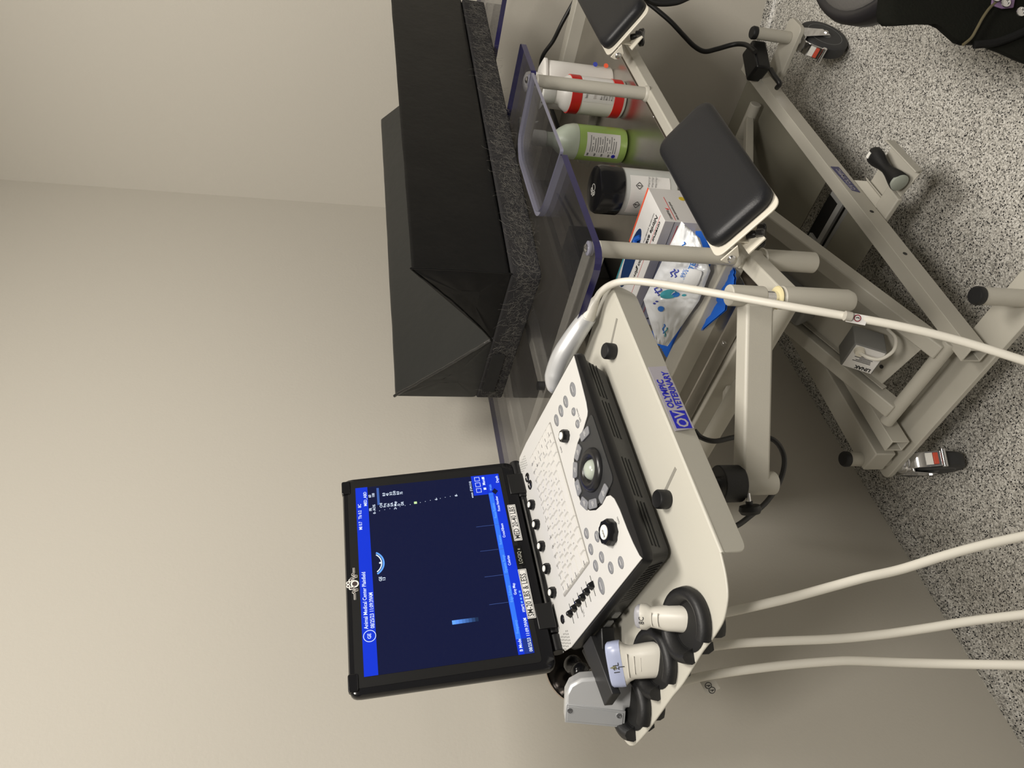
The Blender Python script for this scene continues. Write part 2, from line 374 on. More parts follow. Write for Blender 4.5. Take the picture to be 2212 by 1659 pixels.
b=B(); b.cyl(A(.39,.012,.03),A(.62,.012,.03),.011); b.out('actuator_rod',chrome,T)
# floor pan with tray
b=B(); b.prism([V((1.40,.776,.188)),V((1.90,.776,.188)),V((1.90,.997,.188)),V((1.40,.997,.188))],Z*.003); b.out('base_pan',olive,T,bev=.0008)
b=B(); b.prism([V((1.17,.776,.188)),V((1.285,.776,.188)),V((1.285,.997,.188)),V((1.17,.997,.188))],Z*.003); b.out('base_pan',olive,T,bev=.0008)
tb('pan_brace',(1.212,.700,.172),(1.226,1.06,.172),.046,.012)
b=B(); b.box((1.343,.875,.150),(.050,.085,.022)); bt=b.out('battery_box',black,T,bev=.004); bt['label']='black battery box with grey handle in a recess'
b=B(); b.box((1.322,.86,.185),(.008,.062,.004)); b.box((1.345,.80,.184),(.024,.010,.004)); b.box((1.345,.922,.184),(.020,.010,.004)); b.out('carry_handle',mat('handle_grey',(.33,.33,.32),.5),bt,bev=.001)
b=B(); b.box((1.293,.875,.165),(.006,.098,.024)); b.out('box_bracket',greyp,bt,bev=.001)
# foot switch bracket
b=B(); b.prism([V((1.337,.751,.181)),V((1.231,.751,.181)),V((1.214,.734,.166)),V((1.308,.734,.166))],Z*-.003)
b.prism([V((1.300,.637,.166)),V((1.300,.736,.166)),V((1.206,.736,.166)),V((1.190,.637,.166))],Z*-.0035)
b.prism([V((1.308,.7355,.167)),V((1.208,.7355,.167)),V((1.208,.7275,.176)),V((1.308,.7275,.176))],-Y*.003)
b.prism([V((1.190,.637,.164)),V((1.302,.637,.164)),V((1.302,.637,.187)),V((1.182,.637,.184))],Y*-.0035)
fb=b.out('pedal_bracket',cream,T,bev=.001)
pc0=V((1.300,.668,.196)); pc1=V((1.196,.668,.192)); dd=(pc1-pc0).normalized(); un=(Z-dd*Z.dot(dd)).normalized(); ln_p=(pc1-pc0).length
b=B(); b.loft([[pc0+dd*t*ln_p+(dd.cross(un)*math.cos(a_)*w_+un*math.sin(a_)*h_) for a_ in [2*math.pi*k/24 for k in range(24)]] for t,w_,h_ in ((-.10,.004,.003),(-.07,.013,.009),(.02,.0185,.014),(.16,.0180,.014),(.38,.0120,.012),(.52,.0100,.011),(.66,.0125,.012),(.86,.0180,.016),(.97,.0195,.0175),(1.0,.019,.017))])
fp=b.out('foot_pedal',rubber,T,ang=60); fp['label']='black hourglass foot pedal'
b=B(); b.ring(pc1+dd*.0002,dd,[(.0178,-.004),(.0178,.0012),(.0165,.0022)],32); b.out('pedal_disc',lighta,fp)
b=B(); b.box(pc0+dd*.004+un*.0143,(.0035,.0065,.0008),dd,dd.cross(un),un); b.out('pedal_mark',whr,fp)
# label on front rail
lc=[ay(*q_,.7466) for q_ in ((1794,360),(1811,361),(1858,416),(1840,411))]
b=B(); b.prism(lc,-Y*.0008); lb=b.out('nameplate',mat('nameplate_blue',(.05,.05,.14),.4),T)
x0_=min(p.x for p in lc); x1_=max(p.x for p in lc); z0_=min(p.z for p in lc); z1_=max(p.z for p in lc)
text('lettering','OV OLYMPIC',(z1_-z0_)*.62,V((x0_+.006,.7453,z0_+(z1_-z0_)*.30)),X,Z,lavend,lb,sx=(x1_-x0_-.014)/((z1_-z0_)*.62*6.1),bold=.0002)
# upper frame
FZ=.663
tb('front_beam',(.872,.6475,FZ),(2.02,.6475,FZ),.023,.026)
tb('end_beam',(.907,.662,.672),(.907,1.215,.672),.040,.036)
tb('end_beam',(1.995,.662,.672),(1.995,1.215,.672),.040,.036)
tb('back_beam',(.885,1.225,.668),(2.02,1.225,.668),.026,.034)
tb('under_beam',(.862,.70,.608),(.862,1.20,.608),.026,.034)
def post(x,y,z0,z1,r=.0125):
    o=ty('post',(x,y,z0),(x,y,z1),r)
    b=B(); b.ring((x,y,z0-.001),Z,[(r+.0035,0),(r+.0028,.004),(r+.0004,.007)]); b.out('weld',cream,o)
    b=B(); b.ring((x,y,z1+.013),Z,[(.011,0),(.011,.003),(.006,.005)]); b.out('glass_pad',mat('clear_washer',(.26,.26,.32),.15),o)
    b=B(); b.ring((x,y,z1+.018),Z,[(.0065,0),(.0065,.002),(.003,.004)]); b.out('screw_head',chrome,o)
PT=.905
post(.888,.649,.676,PT); post(1.415,.649,.676,PT); post(.905,1.215,.69,PT,.0125)
# tubes carrying the top
tb('top_rail',(.900,.655,.903),(.900,1.225,.903),.028,.026)
tb('top_rail',(1.415,.655,.903),(1.415,1.17,.903),.024,.024)
tb('top_rail',(.905,1.190,.900),(1.45,1.190,.900),.026,.024)
tb('top_rail',(.915,.985,.900),(1.405,.985,.900),.024,.022)
b=B(); b.cyl((.897,.957,.916),(.897,.957,.928),.008,seg=18); b.out('rubber_stop',rubber,T)
# clear top : main sheet with notch, plus far piece
GT=.928; GH=.0105
def sheet(poly,rad,name,mats,z1=GT,h=GH,lab=None):
    pts=rpoly([V((p[0],p[1],0)) for p in poly],rad,6); b=B(); bm=b.bm
    lo=[bm.verts.new(p+Z*(z1-h)) for p in pts]; hi=[bm.verts.new(p+Z*z1) for p in pts]; n=len(pts)
    b.mi=0; b.face(hi); b.face(lo[::-1]); b.mi=1
    for i in range(n):
        m_=(lo[i].co+lo[(i+1)%n].co)/2
        b.mi=2 if (1.09<m_.x<1.39 and m_.y>.622) else 1
        b.face([lo[i],lo[(i+1)%n],hi[(i+1)%n],hi[i]])
    o=b.out(name,mats,T,smooth=False)
    if lab: o['label']=lab
    return o
sheet([(.826,.617),(1.095,.617),(1.115,.74),(1.135,.772),(1.235,.776),(1.33,.776),(1.372,.757),(1.378,.625),(1.385,.617),(1.507,.617),(1.515,.99),(1.745,.99),(1.745,.617),(2.05,.617),(2.05,1.275),(.826,1.275)],
      [.035,.004,.02,.02,.01,.01,.02,.004,.004,.010,.03,.03,.006,.02,.02,.02],'clear_top',[clear,edgeb,edgel],lab='thick clear acrylic top with dark blue edges')
sheet([(1.098,.613),(1.381,.617),(1.372,.752),(1.335,.770),(1.14,.766),(1.118,.735)],[.006,.006,.02,.02,.02,.02],'clear_insert',[clear,edgel,edgel],z1=GT+.001,h=.006,lab='clear insert panel fitted in the front edge')
# shelf
b=B(); zs=.656
b.box((1.42,.945,zs),(.562,.262,.0010)); b.box((.8585,.945,zs-.013),(.0012,.262,.013)); b.box((1.42,.688,zs-.009),(.562,.0012,.009)); b.box((1.42,1.207,zs+.004),(.562,.0012,.012))
sh=b.out('steel_shelf',steel,T,bev=.0006); sh['label']='brushed stainless steel shelf pan'
b=B(); b.prism([V((.862,.689,.656)),V((.862,.6855,.6545)),V((.862,.672,.637)),V((.862,.676,.636))],X*1.116); b.out('front_lip',steeld,sh)
b=B()
c=ax_(1548,743,.857); b.cyl(V((.8575,c.y,.644)),V((.8550,c.y,.644)),.004,seg=14); c2=V((1.40,.6815,.650)); b.cyl(c2,c2-Y*.003,.004,seg=14)
b.out('shelf_screw',chrome,sh)
# sockets + swing arm
b=B(); b.ring((.889,.650,.655),-Z,[(.0135,0),(.0135,.018),(.0165,.020),(.0165,.114),(.012,.118)]); b.out('socket',cream,T)
b=B(); b.ring((.889,.650,.634),-Z,[(.0172,0),(.0180,.0015),(.0172,.003)]); b.out('socket_ring',whr,T)
tb('bracket_bar',(.880,.647,.655),(.764,.622,.655),.026,.030)
sc=V((.7605,.620,0))
b=B(); b.ring(sc+Z*.650,-Z,[(.013,-.022),(.0168,-.018),(.0168,.088),(.0140,.096),(.006,.097)]); b.out('pivot_socket',cream,T)
b=B(); b.ring(sc+Z*.6725,Z,[(.0155,0),(.0168,.002),(.0155,.004)]); b.out('pivot_ring',yellr,T)
ty('pivot_pin',sc+Z*.66,sc+Z*.715,.009,chrome)
ty('pivot_sleeve',sc+Z*.697,sc+Z*.751,.0150)
e0=V((.7605,.620,.713)); e1=V((.5695,.800,.710)); tb('swing_arm',e0+V((-.008,.008,-.004)),e1,.030,.042,bev=.004)
ty('arm_socket',e1+Z*-.036,e1+Z*.020,.0165)
ty('clamp_collar',e1+Z*.018,e1+Z*.052,.026,rubber)
kd=V((-.73,.66,-.15)).normalized(); kc=e1+V((-.010,-.012,.016))+kd*.024
b=B(); b.cyl(kc-kd*.012,kc,.003); kb=b.out('clamp_screw',chrome,T)
b=B(); b.ring(kc,kd,[(.005,0),(.005,.004),(.014,.006),(.0155,.012),(.013,.017),(.004,.019)],24); b.out('clamp_knob',rubber,kb)
b=B(); b.cyl(e1+V((.018,.016,.040)),e1+V((.040,.036,.040)),.007); b.out('clamp_lever',rubber,T,bev=.001)
ty('tray_shaft',e1+Z*.04,V((e1.x,e1.y,.872)),.010,chrome)
# ------------------------------------------------------------------ laptop frame (tray shares it)
Lo=V((.4244,.7412,.9347)); Lx=V((.9995,-.0017,.0323)).normalized(); Ln=V((-.0323,-.1321,.9907)); Ly=Ln.cross(Lx).normalized(); Ln=Lx.cross(Ly)
L=Fr(Lo,Lx,Ly,Ln); HT=-.055
outl=[(.4249,-.0636),(.428,-.03),(.394,.055),(.360,.20),(.32,.262),(-.09,.262),(-.1171,.2519),(-.1338,.2367),(-.1303,.194),(-.1278,.1749),(-.1174,.1095),(-.1156,.0863),(-.1021,.0261),(-.0988,-.0031),(-.093,-.0287),(-.0758,-.0506),(-.055,-.0604),(-.0321,-.0659)]
top=rpoly([V(p) for p in outl],[.006,.02,.05,.05,.02,.03,.02,.02,.003,.01,.006,.01,.006,.01,.01,.01,.01,.0],4)
b=B(); b.prism([L(p.x,p.y,HT-.003) for p in top],Ln*.003); tr=b.out('console_tray',trayc,T,bev=.0012); tr['label']='cream enamelled tray with probe holders under the ultrasound machine'
lip=rpoly([V((-.0321,0)),V((.4249,0)),V((.412,-.040)),V((-.028,-.040))],[0,0,.012,.014],5)
b=B(); 
lp=[L(-.0321+(p.x+.0321),-.0665+p.y*-.12-.001,HT-.001+p.y) for p in lip]
b.prism(lp,Ly*.003); lo_=b.out('tray_lip',trayc,tr,bev=.001)
b=B(); b.cyl(L(-.0321,-.0645,HT-.0030),L(.4249,-.0635,HT-.0030),.0031,seg=16); b.out('folded_edge',trayc,tr)
# nameplate on lip
def lippt(px_,py_,off=.0):
    o_=L(0,-.0665,HT-.001); dz=(Ln+Ly*.12).normalized(); n_=-(Lx.cross(dz)).normalized(); n_=n_ if n_.dot(-Ly)>0 else -n_
    d=ray(px_,py_); t=(o_-CAM).dot(n_)/d.dot(n_); return CAM+d*t+n_*off
ln_=(lambda v: v if v.dot(-Ly)>0 else -v)(-(Lx.cross((Ln+Ly*.12).normalized())).normalized())
npq=[(1458,932),(1400,794),(1438,792),(1499,926)]
c4=[lippt(*q) for q in npq]
b=B(); b.prism([c+ln_*.0002 for c in c4],ln_*.0009); npl=b.out('nameplate',lavend,tr); npl['label']='silver nameplate with blue lettering'
tx=(c4[1]-c4[0]).normalized(); tyv=(c4[0]-c4[3]); tyv=(tyv-tx*tyv.dot(tx)).normalized(); H_=((c4[0]-c4[3]).dot(tyv)); W_=(c4[1]-c4[0]).length
o3=c4[3]+ln_*.0012; o3=c4[0]-tyv*H_+ln_*.0012
b=B(); q_=[o3+tx*(W_*u)+tyv*(H_*v) for u,v in((.035,.10),(.30,.10),(.30,.88),(.035,.88))]; b.prism(q_,ln_*.0003); b.out('logo_square',bluel,npl)
text('lettering','OV',H_*.80,o3+tx*(W_*.045)+tyv*(H_*.20)+ln_*.0004,tx,tyv,lavend,npl,sx=W_*.245/(H_*1.13),bold=.0004)
text('lettering','OLYMPIC',H_*.46,o3+tx*(W_*.34)+tyv*(H_*.55)+ln_*.0002,tx,tyv,bluel,npl,sx=W_*.47/(H_*.46*4.35),bold=.0003)
text('lettering','VETERINARY',H_*.46,o3+tx*(W_*.33)+tyv*(H_*.12)+ln_*.0002,tx,tyv,bluel,npl,sx=W_*.64/(H_*.46*6.2),bold=.0003)
# thumb knobs + slots
for (kx,ky),(s0_,s1_) in (((1310,764),((1333,688),(1320,745))),((1425,1083),((1460,1011),(1441,1052)))):
    u=L.px(*s0_,HT); v=L.px(*s1_,HT); du=V((v[0]-u[0],v[1]-u[1])).normalized(); pe=V((-du.y,du.x))*.0026; v2=V(v)+du*.02
    b=B(); b.prism([L(u[0]+pe.x,u[1]+pe.y,HT+.0003),L(v2.x+pe.x,v2.y+pe.y,HT+.0003),L(v2.x-pe.x,v2.y-pe.y,HT+.0003),L(u[0]-pe.x,u[1]-pe.y,HT+.0003)],-Ln*.0006); b.out('slot',mat('slot_grey',(.25,.24,.21),.5),tr)
    w=L.px(kx+14,ky,HT); b=B(); b.ring(L(w[0],w[1]-.004,HT),Ln,[(.0115,0),(.0120,.003),(.0120,.014),(.0105,.016),(.009,.0155)],28); k_=b.out('thumb_knob',rubber,tr)
# probe holders
def holder(cx,cy,ang0):
    b=B(); R=.043; r1=.0265; seg=30; L_=[]
    a0=math.radians(ang0+26); a1=math.radians(ang0+360-30)
    for i in range(seg+1):
        t=a0+(a1-a0)*i/seg; c,s=math.cos(t),math.sin(t); pr=[(r1,HT-.004),(R-.003,HT-.002),(R,HT+.004),(R-.002,HT+.0125),(R-.008,HT+.0155),(R-.0125,HT+.013),(r1,HT+.003)]
        L_.append([L(cx+c*q[0],cy+s*q[0]*1.06,q[1]) for q in pr])
    b.loft(L_); o=b.out('probe_holder',rubber,tr,ang=60)
    b=B(); L_=[]
    for i in range(seg+1):
        t=a0+(a1-a0)*i/seg; c,s=math.cos(t),math.sin(t); pr=[(r1-.001,HT+.002),(r1+.006,HT+.001),(r1+.006,HT-.020),(r1+.002,HT-.028),(r1-.007,HT-.028),(r1-.004,HT-.016)]
        L_.append([L(cx+c*q[0],cy+s*q[0]*1.06,q[1]) for q in pr])
    b.loft(L_); o2=b.out('holder_cup',rubber,o,ang=60)
    b=B(); b.ring(L(cx,cy,HT),Ln,[(r1+.004,0),(r1+.004,.0012),(r1*.9,.0008),(.0005,.0008)],30); b.out('hole_shade',mat('hole_shade_black',(.004,.004,.004),.6),o)  # black disc over the solid tray, painted shade of an open hole
HC=[(-.068,.031,190),(-.074,.118,185),(-.092,.201,185)]
for h in HC: holder(*h)
# arm pads
def pad(D,name,kpx,ln=.314,wd=.117):
    tl=math.radians(30.2); xs=V((.9987,.041,-.03)).normalized(); dn=V((.0205,-.8629,-.505)); dn=(dn-xs*dn.dot(xs)).normalized(); nn=xs.cross(dn); nn=nn if nn.z>0 else -nn
    f=Fr(D,xs,dn,nn)
    b=B(); b.prism(f.poly(rpoly([V((0,0)),V((ln,0)),V((ln,wd)),V((0,wd))],.017,6),-.010),nn*.003); o=b.out('arm_rest',whr if 0 else creamw,T,bev=.001); o['label']=name
    m_=.010; b=B(); pr=[(.001,-.0068),(-.0005,.000),(.0005,.008),(.004,.0125),(.012,.0150),(.028,.0158)]
    b.loft([f.poly(rpoly([V((.010+i,.004+i)),V((ln-.002-i,.004+i)),V((ln-.002-i,wd+.001-i)),V((.010+i,wd+.001-i))],.026,6),h) for i,h in pr]); b.out('cushion',padm,o,ang=80)
    # hinge bracket, bolt, knob
    b=B(); b.prism([f(-.004,.004,-.0095),f(-.004,.036,-.0095),f(-.004,.026,-.026),f(-.004,.014,-.028),f(-.004,.006,-.020)],-xs*.0025); br=b.out('hinge_ear',creamw,o,bev=.0006)
    b=B(); b.ring(f(-.0065,.016,-.019),-xs,[(.0062,0),(.0062,.002),(.0045,.004),(.0005,.0042)],20); b.out('hinge_bolt',chrome,o)
    u_,v_=f.px(*kpx,-.034); kc=f(u_,v_,-.034)
    b=B(); q0=f(u_-.004,v_-.004,-.036); b.prism([q0-xs*.018-dn*.020,q0+xs*.016-dn*.022,q0+xs*.018+dn*.010,q0-xs*.016+dn*.012],nn*.003); b.prism([f(.010,.030,-.010),f(.034,.030,-.010),f(.034,.046,-.036),f(.010,.046,-.036)],dn*.0025); b.out('clamp_bracket',creamw,o,bev=.0006)
    kd=(dn*.75-nn*.45-xs*.45).normalized(); x_=kd.orthogonal().normalized(); y_=kd.cross(x_); lp=[]
    for i in range(36):
        t=2*math.pi*i/36; r=.0080+.0125*(.5+.5*math.cos(3*t))**2.2; lp.append((x_*math.cos(t)+y_*math.sin(t))*r)
    b=B(); b.loft([[kc+q*.8 for q in lp],[kc+kd*.002+q for q in lp],[kc+kd*.010+q for q in lp],[kc+kd*.0125+q*.8 for q in lp]]); b.out('star_knob',blackg,o,ang=50)
    b=B(); b.cyl(kc-kd*.014,kc,.0060); b.out('knob_stem',black,o)
pad(V((.847,.620,.743)),'black padded arm rest by the table corner post',(1634,506))
pad(V((1.507,.620,.749)),'black padded arm rest at the far end of the front beam',(1377,78))
# ------------------------------------------------------------------ ultrasound console
U=empty('ultrasound_console',L(.17,.12,HT),'black and white portable ultrasound machine with open blue screen, on the cream tray','ultrasound machine')
WB,DB=.335,.2573
body=[V((0,0)),V((WB,0)),V((WB+.003,.21)),V((WB-.025,.262)),V((.028,.262)),V((-.002,.225))]
def grow(p,g,r=.012): c=V((WB/2,DB/2)); return rpoly([V((q.x+(g if q.x>c.x else -g),q.y+(g if q.y>c.y else -g))) for q in p],r,5)
b=B(); b.loft([L.poly(grow(body,-.017),-.0515),L.poly(grow(body,-.0125),-.0485),L.poly(grow(body,-.0012),-.0155),L.poly(grow(body,.0030),-.0140),L.poly(grow(body,.0040),-.0075),L.poly(grow(body,.0020),-.0015),L.poly(grow(body,-.001),-.0006)])
bs=b.out('housing',black,U,ang=50)
b=B()
for x_,y_ in ((.03,.03),(.305,.03),(.03,.22),(.305,.22)): b.cyl(L(x_,y_,HT),L(x_,y_,HT+.006),.008)
b.out('foot',rubber,bs)
white=[(.3325,.0019),(.2894,.0051),(.2494,.0094),(.236,.013),(.2312,.0173),(.2238,.0356),(.2191,.0602),(.2077,.0816),(.1937,.0925),(.1746,.0987),(.148,.0975),(.1351,.0929),(.1198,.0804),(.1102,.0649),(.1065,.0462),(.1085,.0315),(.104,.0226),(.0947,.0168),(.0764,.0129),(.047,.0107),(.0246,.0077),(.0061,.0035),(0,0.0),(-.002,.225),(.002,.245),(.016,.2573),(.319,.2573),(.334,.244),(.337,.21)]
b=B(); b.prism(L.poly([V(p) for p in white],-.0008),Ln*.0018); wp=b.out('control_panel',whitep,U,bev=.0006); wp['label']='white upper panel of the keyboard deck'
b=B(); b.prism(L.poly(rpoly([V((.115,.005)),V((.228,.005)),V((.222,.03)),V((.208,.078)),V((.175,.0945)),V((.145,.093)),V((.122,.078)),V((.110,.045))],.01,4),-.0008),Ln*.0012); b.out('palm_rest',mat('charcoal_plastic',(.03,.031,.032),.45),U)
# front and side vents
sd_=(Ly*.0113-Ln*.033).normalized(); sn_=Lx.cross(sd_).normalized(); sn_=sn_ if sn_.dot(-Ly)>0 else -sn_
for grp in (((.020,.084),(.092,.152)),((.186,.250),(.258,.322))):
  b=B()
  for r_ in range(3):
    for (x0,x1) in grp:
        h=-.0225-r_*.0060; yy=.0012+(-.0155-h)*(.0113/.033)
        b.box(L((x0+x1)/2,yy,h)+sn_*.0002,((x1-x0)/2,.0009,.0003),Lx,sd_,sn_)
  b.out('front_vent',ink,bs)
b=B()
for s_ in range(13):
    yy=.026+s_*.0070
    p_=L(.0022,yy,-.0190); q_=L(.0112,yy+.003,-.0455); b.bar(p_-Lx*.0003,q_-Lx*.0003,.0024,.0010,up=-Lx)
b.out('side_vent',mat('vent_black',(.002,.002,.002),.7),bs)
b=B()
for yy,ww in ((.140,.006),(.165,.008),(.19,.008)): b.box(L(.0005,yy,-.030),(.0012,ww,.004),Lx,Ly,Ln)
b.out('side_port',greyp,bs)
# keyboard
kx0,kx1,ky0,ky1=.0645,.302,.1175,.2065
b=B(); b.prism(L.poly(rpoly([V((kx0-.002,ky0-.002)),V((kx1+.002,ky0-.002)),V((kx1+.002,ky1+.002)),V((kx0-.002,ky1+.002))],.003,3),.0011),Ln*.0004); kbd=b.out('keyboard',mat('key_gap',(.30,.29,.27),.6),U)
rows=[16,15,14.5,14,13,9]; nk=0
kh=(ky1-ky0)/6
legends=['','','QWERTYUIOP','ASDFGHJKL','ZXCVBNM','']
for r in range(6):
    y1=ky1-r*kh; y0=y1-kh; n=[16,14,13,12,12,9][r]; ws=[1.0]*n
    if r==1: ws[-1]=1.8
    if r==2: ws[0]=1.4; ws[-1]=1.3
    if r==3: ws[0]=1.6; ws[-1]=2.0
    if r==4: ws[0]=1.9; ws[-1]=1.3
    if r==5: ws=[1.1,1.1,1.1,1.1,5.6,1.1,1.1,1.1,1.1]
    tot=sum(ws); xx=kx0
    for k,w in enumerate(ws):
        wx=w/tot*(kx1-kx0); g=.00055
        a=[(xx+g,y0+g),(xx+wx-g,y0+g),(xx+wx-g,y1-g),(xx+g,y1-g)]; t=[(xx+g+.0012,y0+g+.0010),(xx+wx-g-.0012,y0+g+.0010),(xx+wx-g-.0012,y1-g-.0012),(xx+g+.0012,y1-g-.0012)]
        b=B(); b.hull(L.poly(a,.0015),L.poly(t,.0036)); ko=b.out('key',keym,kbd,smooth=False); nk+=1
        ch=''
        if 2<=r<=4 and 1<=k<=len(legends[r]): ch=legends[r][k-1]
        if r==1 and 1<=k<=10: ch='1234567890'[k-1]
        if ch: text('key_legend',ch,.0042,L(xx+wx*.35,y0+kh*.38,.00365),Lx,Ly,ink,kbd,depth=.00003)
        else:
            pass
        xx+=wx
b=B()
random.seed(3)
for r in (0,1,2,3,4,5):
    y1=ky1-r*kh
    for k in range(6 if r else 14):
        xx=(kx0+.008+k*.0165) if r==0 else random.choice([kx0+.004,kx1-.014,kx1-.028]); b.box(L(xx,y1-kh*.4,.0037),(.0030,.0006,.00005),Lx,Ly,Ln)
b.out('key_print',inkg,kbd)
# rotary knobs
def knob(x_,y_,r,h,name='rotary_knob',top=whr,rt=.6):
    b=B(); n=30; 
    def lp(q,hh): return [L(x_+math.cos(2*math.pi*i/n)*q*(1+.05*math.cos(2*math.pi*i/n*9)),y_+math.sin(2*math.pi*i/n)*q*(1+.05*math.cos(2*math.pi*i/n*9)),hh) for i in range(n)]
    b.loft([lp(r,.001),lp(r,h*.7),lp(r*.88,h),lp(r*rt,h)]); o=b.out(name,blackg,U,ang=45)
    b=B(); b.ring(L(x_,y_,h-.0004),Ln,[(r*rt,0),(r*rt*.95,.0012),(r*rt*.5,.0016),(.0002,.0017)]); b.out('knob_cap',top,o); return o
for x_ in (.0845,.1228,.1605,.1985,.2345): knob(x_,.2345,.0078,.0085)
knob(.2475,.0815,.0095,.0105); g_=knob(.0630,.0440,.0165,.012,'gain_knob',rt=.58)
text('lettering','auto',.006,L(.0555,.0425,.0136),Lx,Ly,inkg,g_)
def oval(x_,y_,a,b_,m=btn,h=.0022,name='oval_button',n=24,sq=2.0):
    b=B(); lp=lambda s,hh:[L(x_+math.copysign(abs(math.cos(2*math.pi*i/n))**(2/sq),math.cos(2*math.pi*i/n))*a*s,y_+math.copysign(abs(math.sin(2*math.pi*i/n))**(2/sq),math.sin(2*math.pi*i/n))*b_*s,hh) for i in range(n)]
    b.loft([lp(1,.0009),lp(1,h*.7),lp(.9,h)]); return b.out(name,m,U,ang=60)
def ringm(x_,y_,a,b_,n=24):
    b=B(); lp=lambda s,hh:[L(x_+math.cos(2*math.pi*i/n)*a*s,y_+math.sin(2*math.pi*i/n)*b_*s,hh) for i in range(n)]
    return lp
for x_,y_,a,q in ((.2918,.0299,.0125,.0078),(.2927,.0574,.0105,.0064),(.2921,.0772,.0105,.0064),(.2905,.0967,.0105,.0064),(.2628,.0451,.0066,.0055),(.24,.0448,.0066,.0055),(.0991,.1031,.0080,.0058),(.0795,.0797,.0080,.0058),(.0752,.1036,.0080,.0058),(.0513,.0833,.0080,.0058),(.0507,.1032,.0080,.0058),(.0281,.0695,.0082,.0060),(.0205,.0441,.0082,.0060),(.0222,.1035,.0118,.0070)):
    o=oval(x_,y_,a,q,btn); b=B(); b.box(L(x_,y_,.0023),(a*.45,.0007,.0001),Lx,Ly,Ln); b.out('button_mark',mat('button_mark',(.5,.5,.5),.5),o)
# trackball, ring and seven soft keys
tcx,tcy=.1610,.0455
b=B(); b.ring(L(tcx,tcy,.0005),Ln,[(.030,0),(.0295,.003),(.026,.0062),(.021,.0068),(.0165,.0050),(.0150,.0012)],40); tr_=b.out('trackball_ring',mat('satin_black',(.012,.012,.013),.3),U,ang=60)
b=B(); b.ring(L(tcx,tcy,-.002),Ln,[(.0005,-.004),(.0145,0),(.0142,.003),(.0125,.0075),(.0095,.0105),(.005,.0125),(.0002,.013)],32); b.out('trackball',ballm,tr_,ang=80)
for k,(x_,y_) in enumerate(((.2135,.0345),(.2050,.0650),(.1899,.0849),(.1641,.0905),(.1351,.0860),(.1205,.0662),(.1150,.0345))):
    vx,vy=x_-tcx,y_-tcy; l_=math.hypot(vx,vy); ex,ey=vx/l_,vy/l_; tx_,ty_=-ey,ex; ll=.0125 if k in(0,6) else .0105
    pts=[(x_-tx_*ll-ex*.0065,y_-ty_*ll*1.0-ey*.0065),(x_+tx_*ll-ex*.0065,y_+ty_*ll-ey*.0065),(x_+tx_*ll*1.1+ex*.006,y_+ty_*ll*1.1+ey*.006),(x_-tx_*ll*1.1+ex*.006,y_-ty_*ll*1.1+ey*.006)]
    b=B(); b.prism(L.poly(rpoly([V(p) for p in pts],.003,3),.0005),Ln*.0022); o=b.out('soft_key',btn,U,bev=.0005)
    b=B(); b.box(L(x_,y_,.0028),(.004,.0006,.0001),Lx,Ly,Ln); b.box(L(x_,y_-.0028,.0028),(.0025,.0005,.0001),Lx,Ly,Ln); b.out('button_mark',mat('button_mark',(.5,.5,.5),.5),o)
# gain sliders
b=B()
for k in range(6):
    yy=.1245+k*.0150; b.box(L(.0340,yy,.0012),(.0145,.0004,.0002),Lx,Ly,Ln)
sl=b.out('slider_slot',ink,U)
for k in range(6):
    yy=.1250+k*.0150; b=B(); b.hull(L.poly([(.0295,yy-.0052),(.0395,yy-.0052),(.0395,yy+.0052),(.0295,yy+.0052)],.0012),L.poly([(.0325,yy-.0022),(.0365,yy-.0022),(.0365,yy+.0022),(.0325,yy+.0022)],.0085)); b.out('slider',blackg,U,bev=.0008)
oval(.0405,.2290,.0065,.0055,blackg,name='power_button'); 
for x_,y_ in ((.2850,.2325),(.2685,.2290)):
    o=oval(x_,y_,.0080,.0075,blackg,name='cursor_button'); b=B(); b.box(L(x_-.002,y_,.0024),(.0030,.0006,.0001),Lx,Ly,Ln); b.box(L(x_+.002,y_+.0015,.0024),(.0006,.0022,.0001),Lx,Ly,Ln); b.out('button_mark',whr,o)
b=B()
for r in range(7):
    for c in range(5):
        b.box(L(.003+c*.0044+(r%2)*.0018,.2235+r*.0044,.00105),(.0010,.0010,.0001),Lx,Ly,Ln)
b.out('speaker_grille',greyp,U)
b=B()
for r in range(7):
    for c in range(5):
        b.box(L(.3035+c*.0044+(r%2)*.0018,.2235+r*.0040,.00105),(.0008,.0008,.0001),Lx,Ly,Ln)
b.out('speaker_grille',greyp,U)
text('lettering','on/off',.0045,L(.0335,.2235,.0011),Lx,Ly,inkg,wp); text('lettering','TGC',.005,L(.0125,.1650,.0011),Lx,Ly,inkg,wp); text('lettering','Split Screen',.0052,L(.2360,.0345,.0011),Lx,Ly,inkg,wp); text('lettering','Gain',.0055,L(.0610,.0205,.0011),Lx,Ly,inkg,wp); text('lettering','Depth',.0045,L(.2380,.1060,.0011),Lx,Ly,inkg,wp)
# connector latch plate on the left side
fa=L.px(1260,1375,-.012)
cpl=[(1258,1396),(1275,1372),(1323,1499),(1305,1525)]
cp=[L(*L.px(x_,y_,-.010),-.010) for x_,y_ in cpl]
b=B(); b.prism(cp,-Ln*.012); co=b.out('connector_latch',mat('latch_black',(.018,.018,.019),.5),U,bev=.0012); co['label']='flat black connector latch sticking out of the left side'
b=B(); b.prism([L(-.003,.165,-.018),L(-.003,.235,-.018),L(-.030,.228,-.020),L(-.035,.185,-.020)],-Ln*.020); b.out('connector_block',black,U,bev=.002)
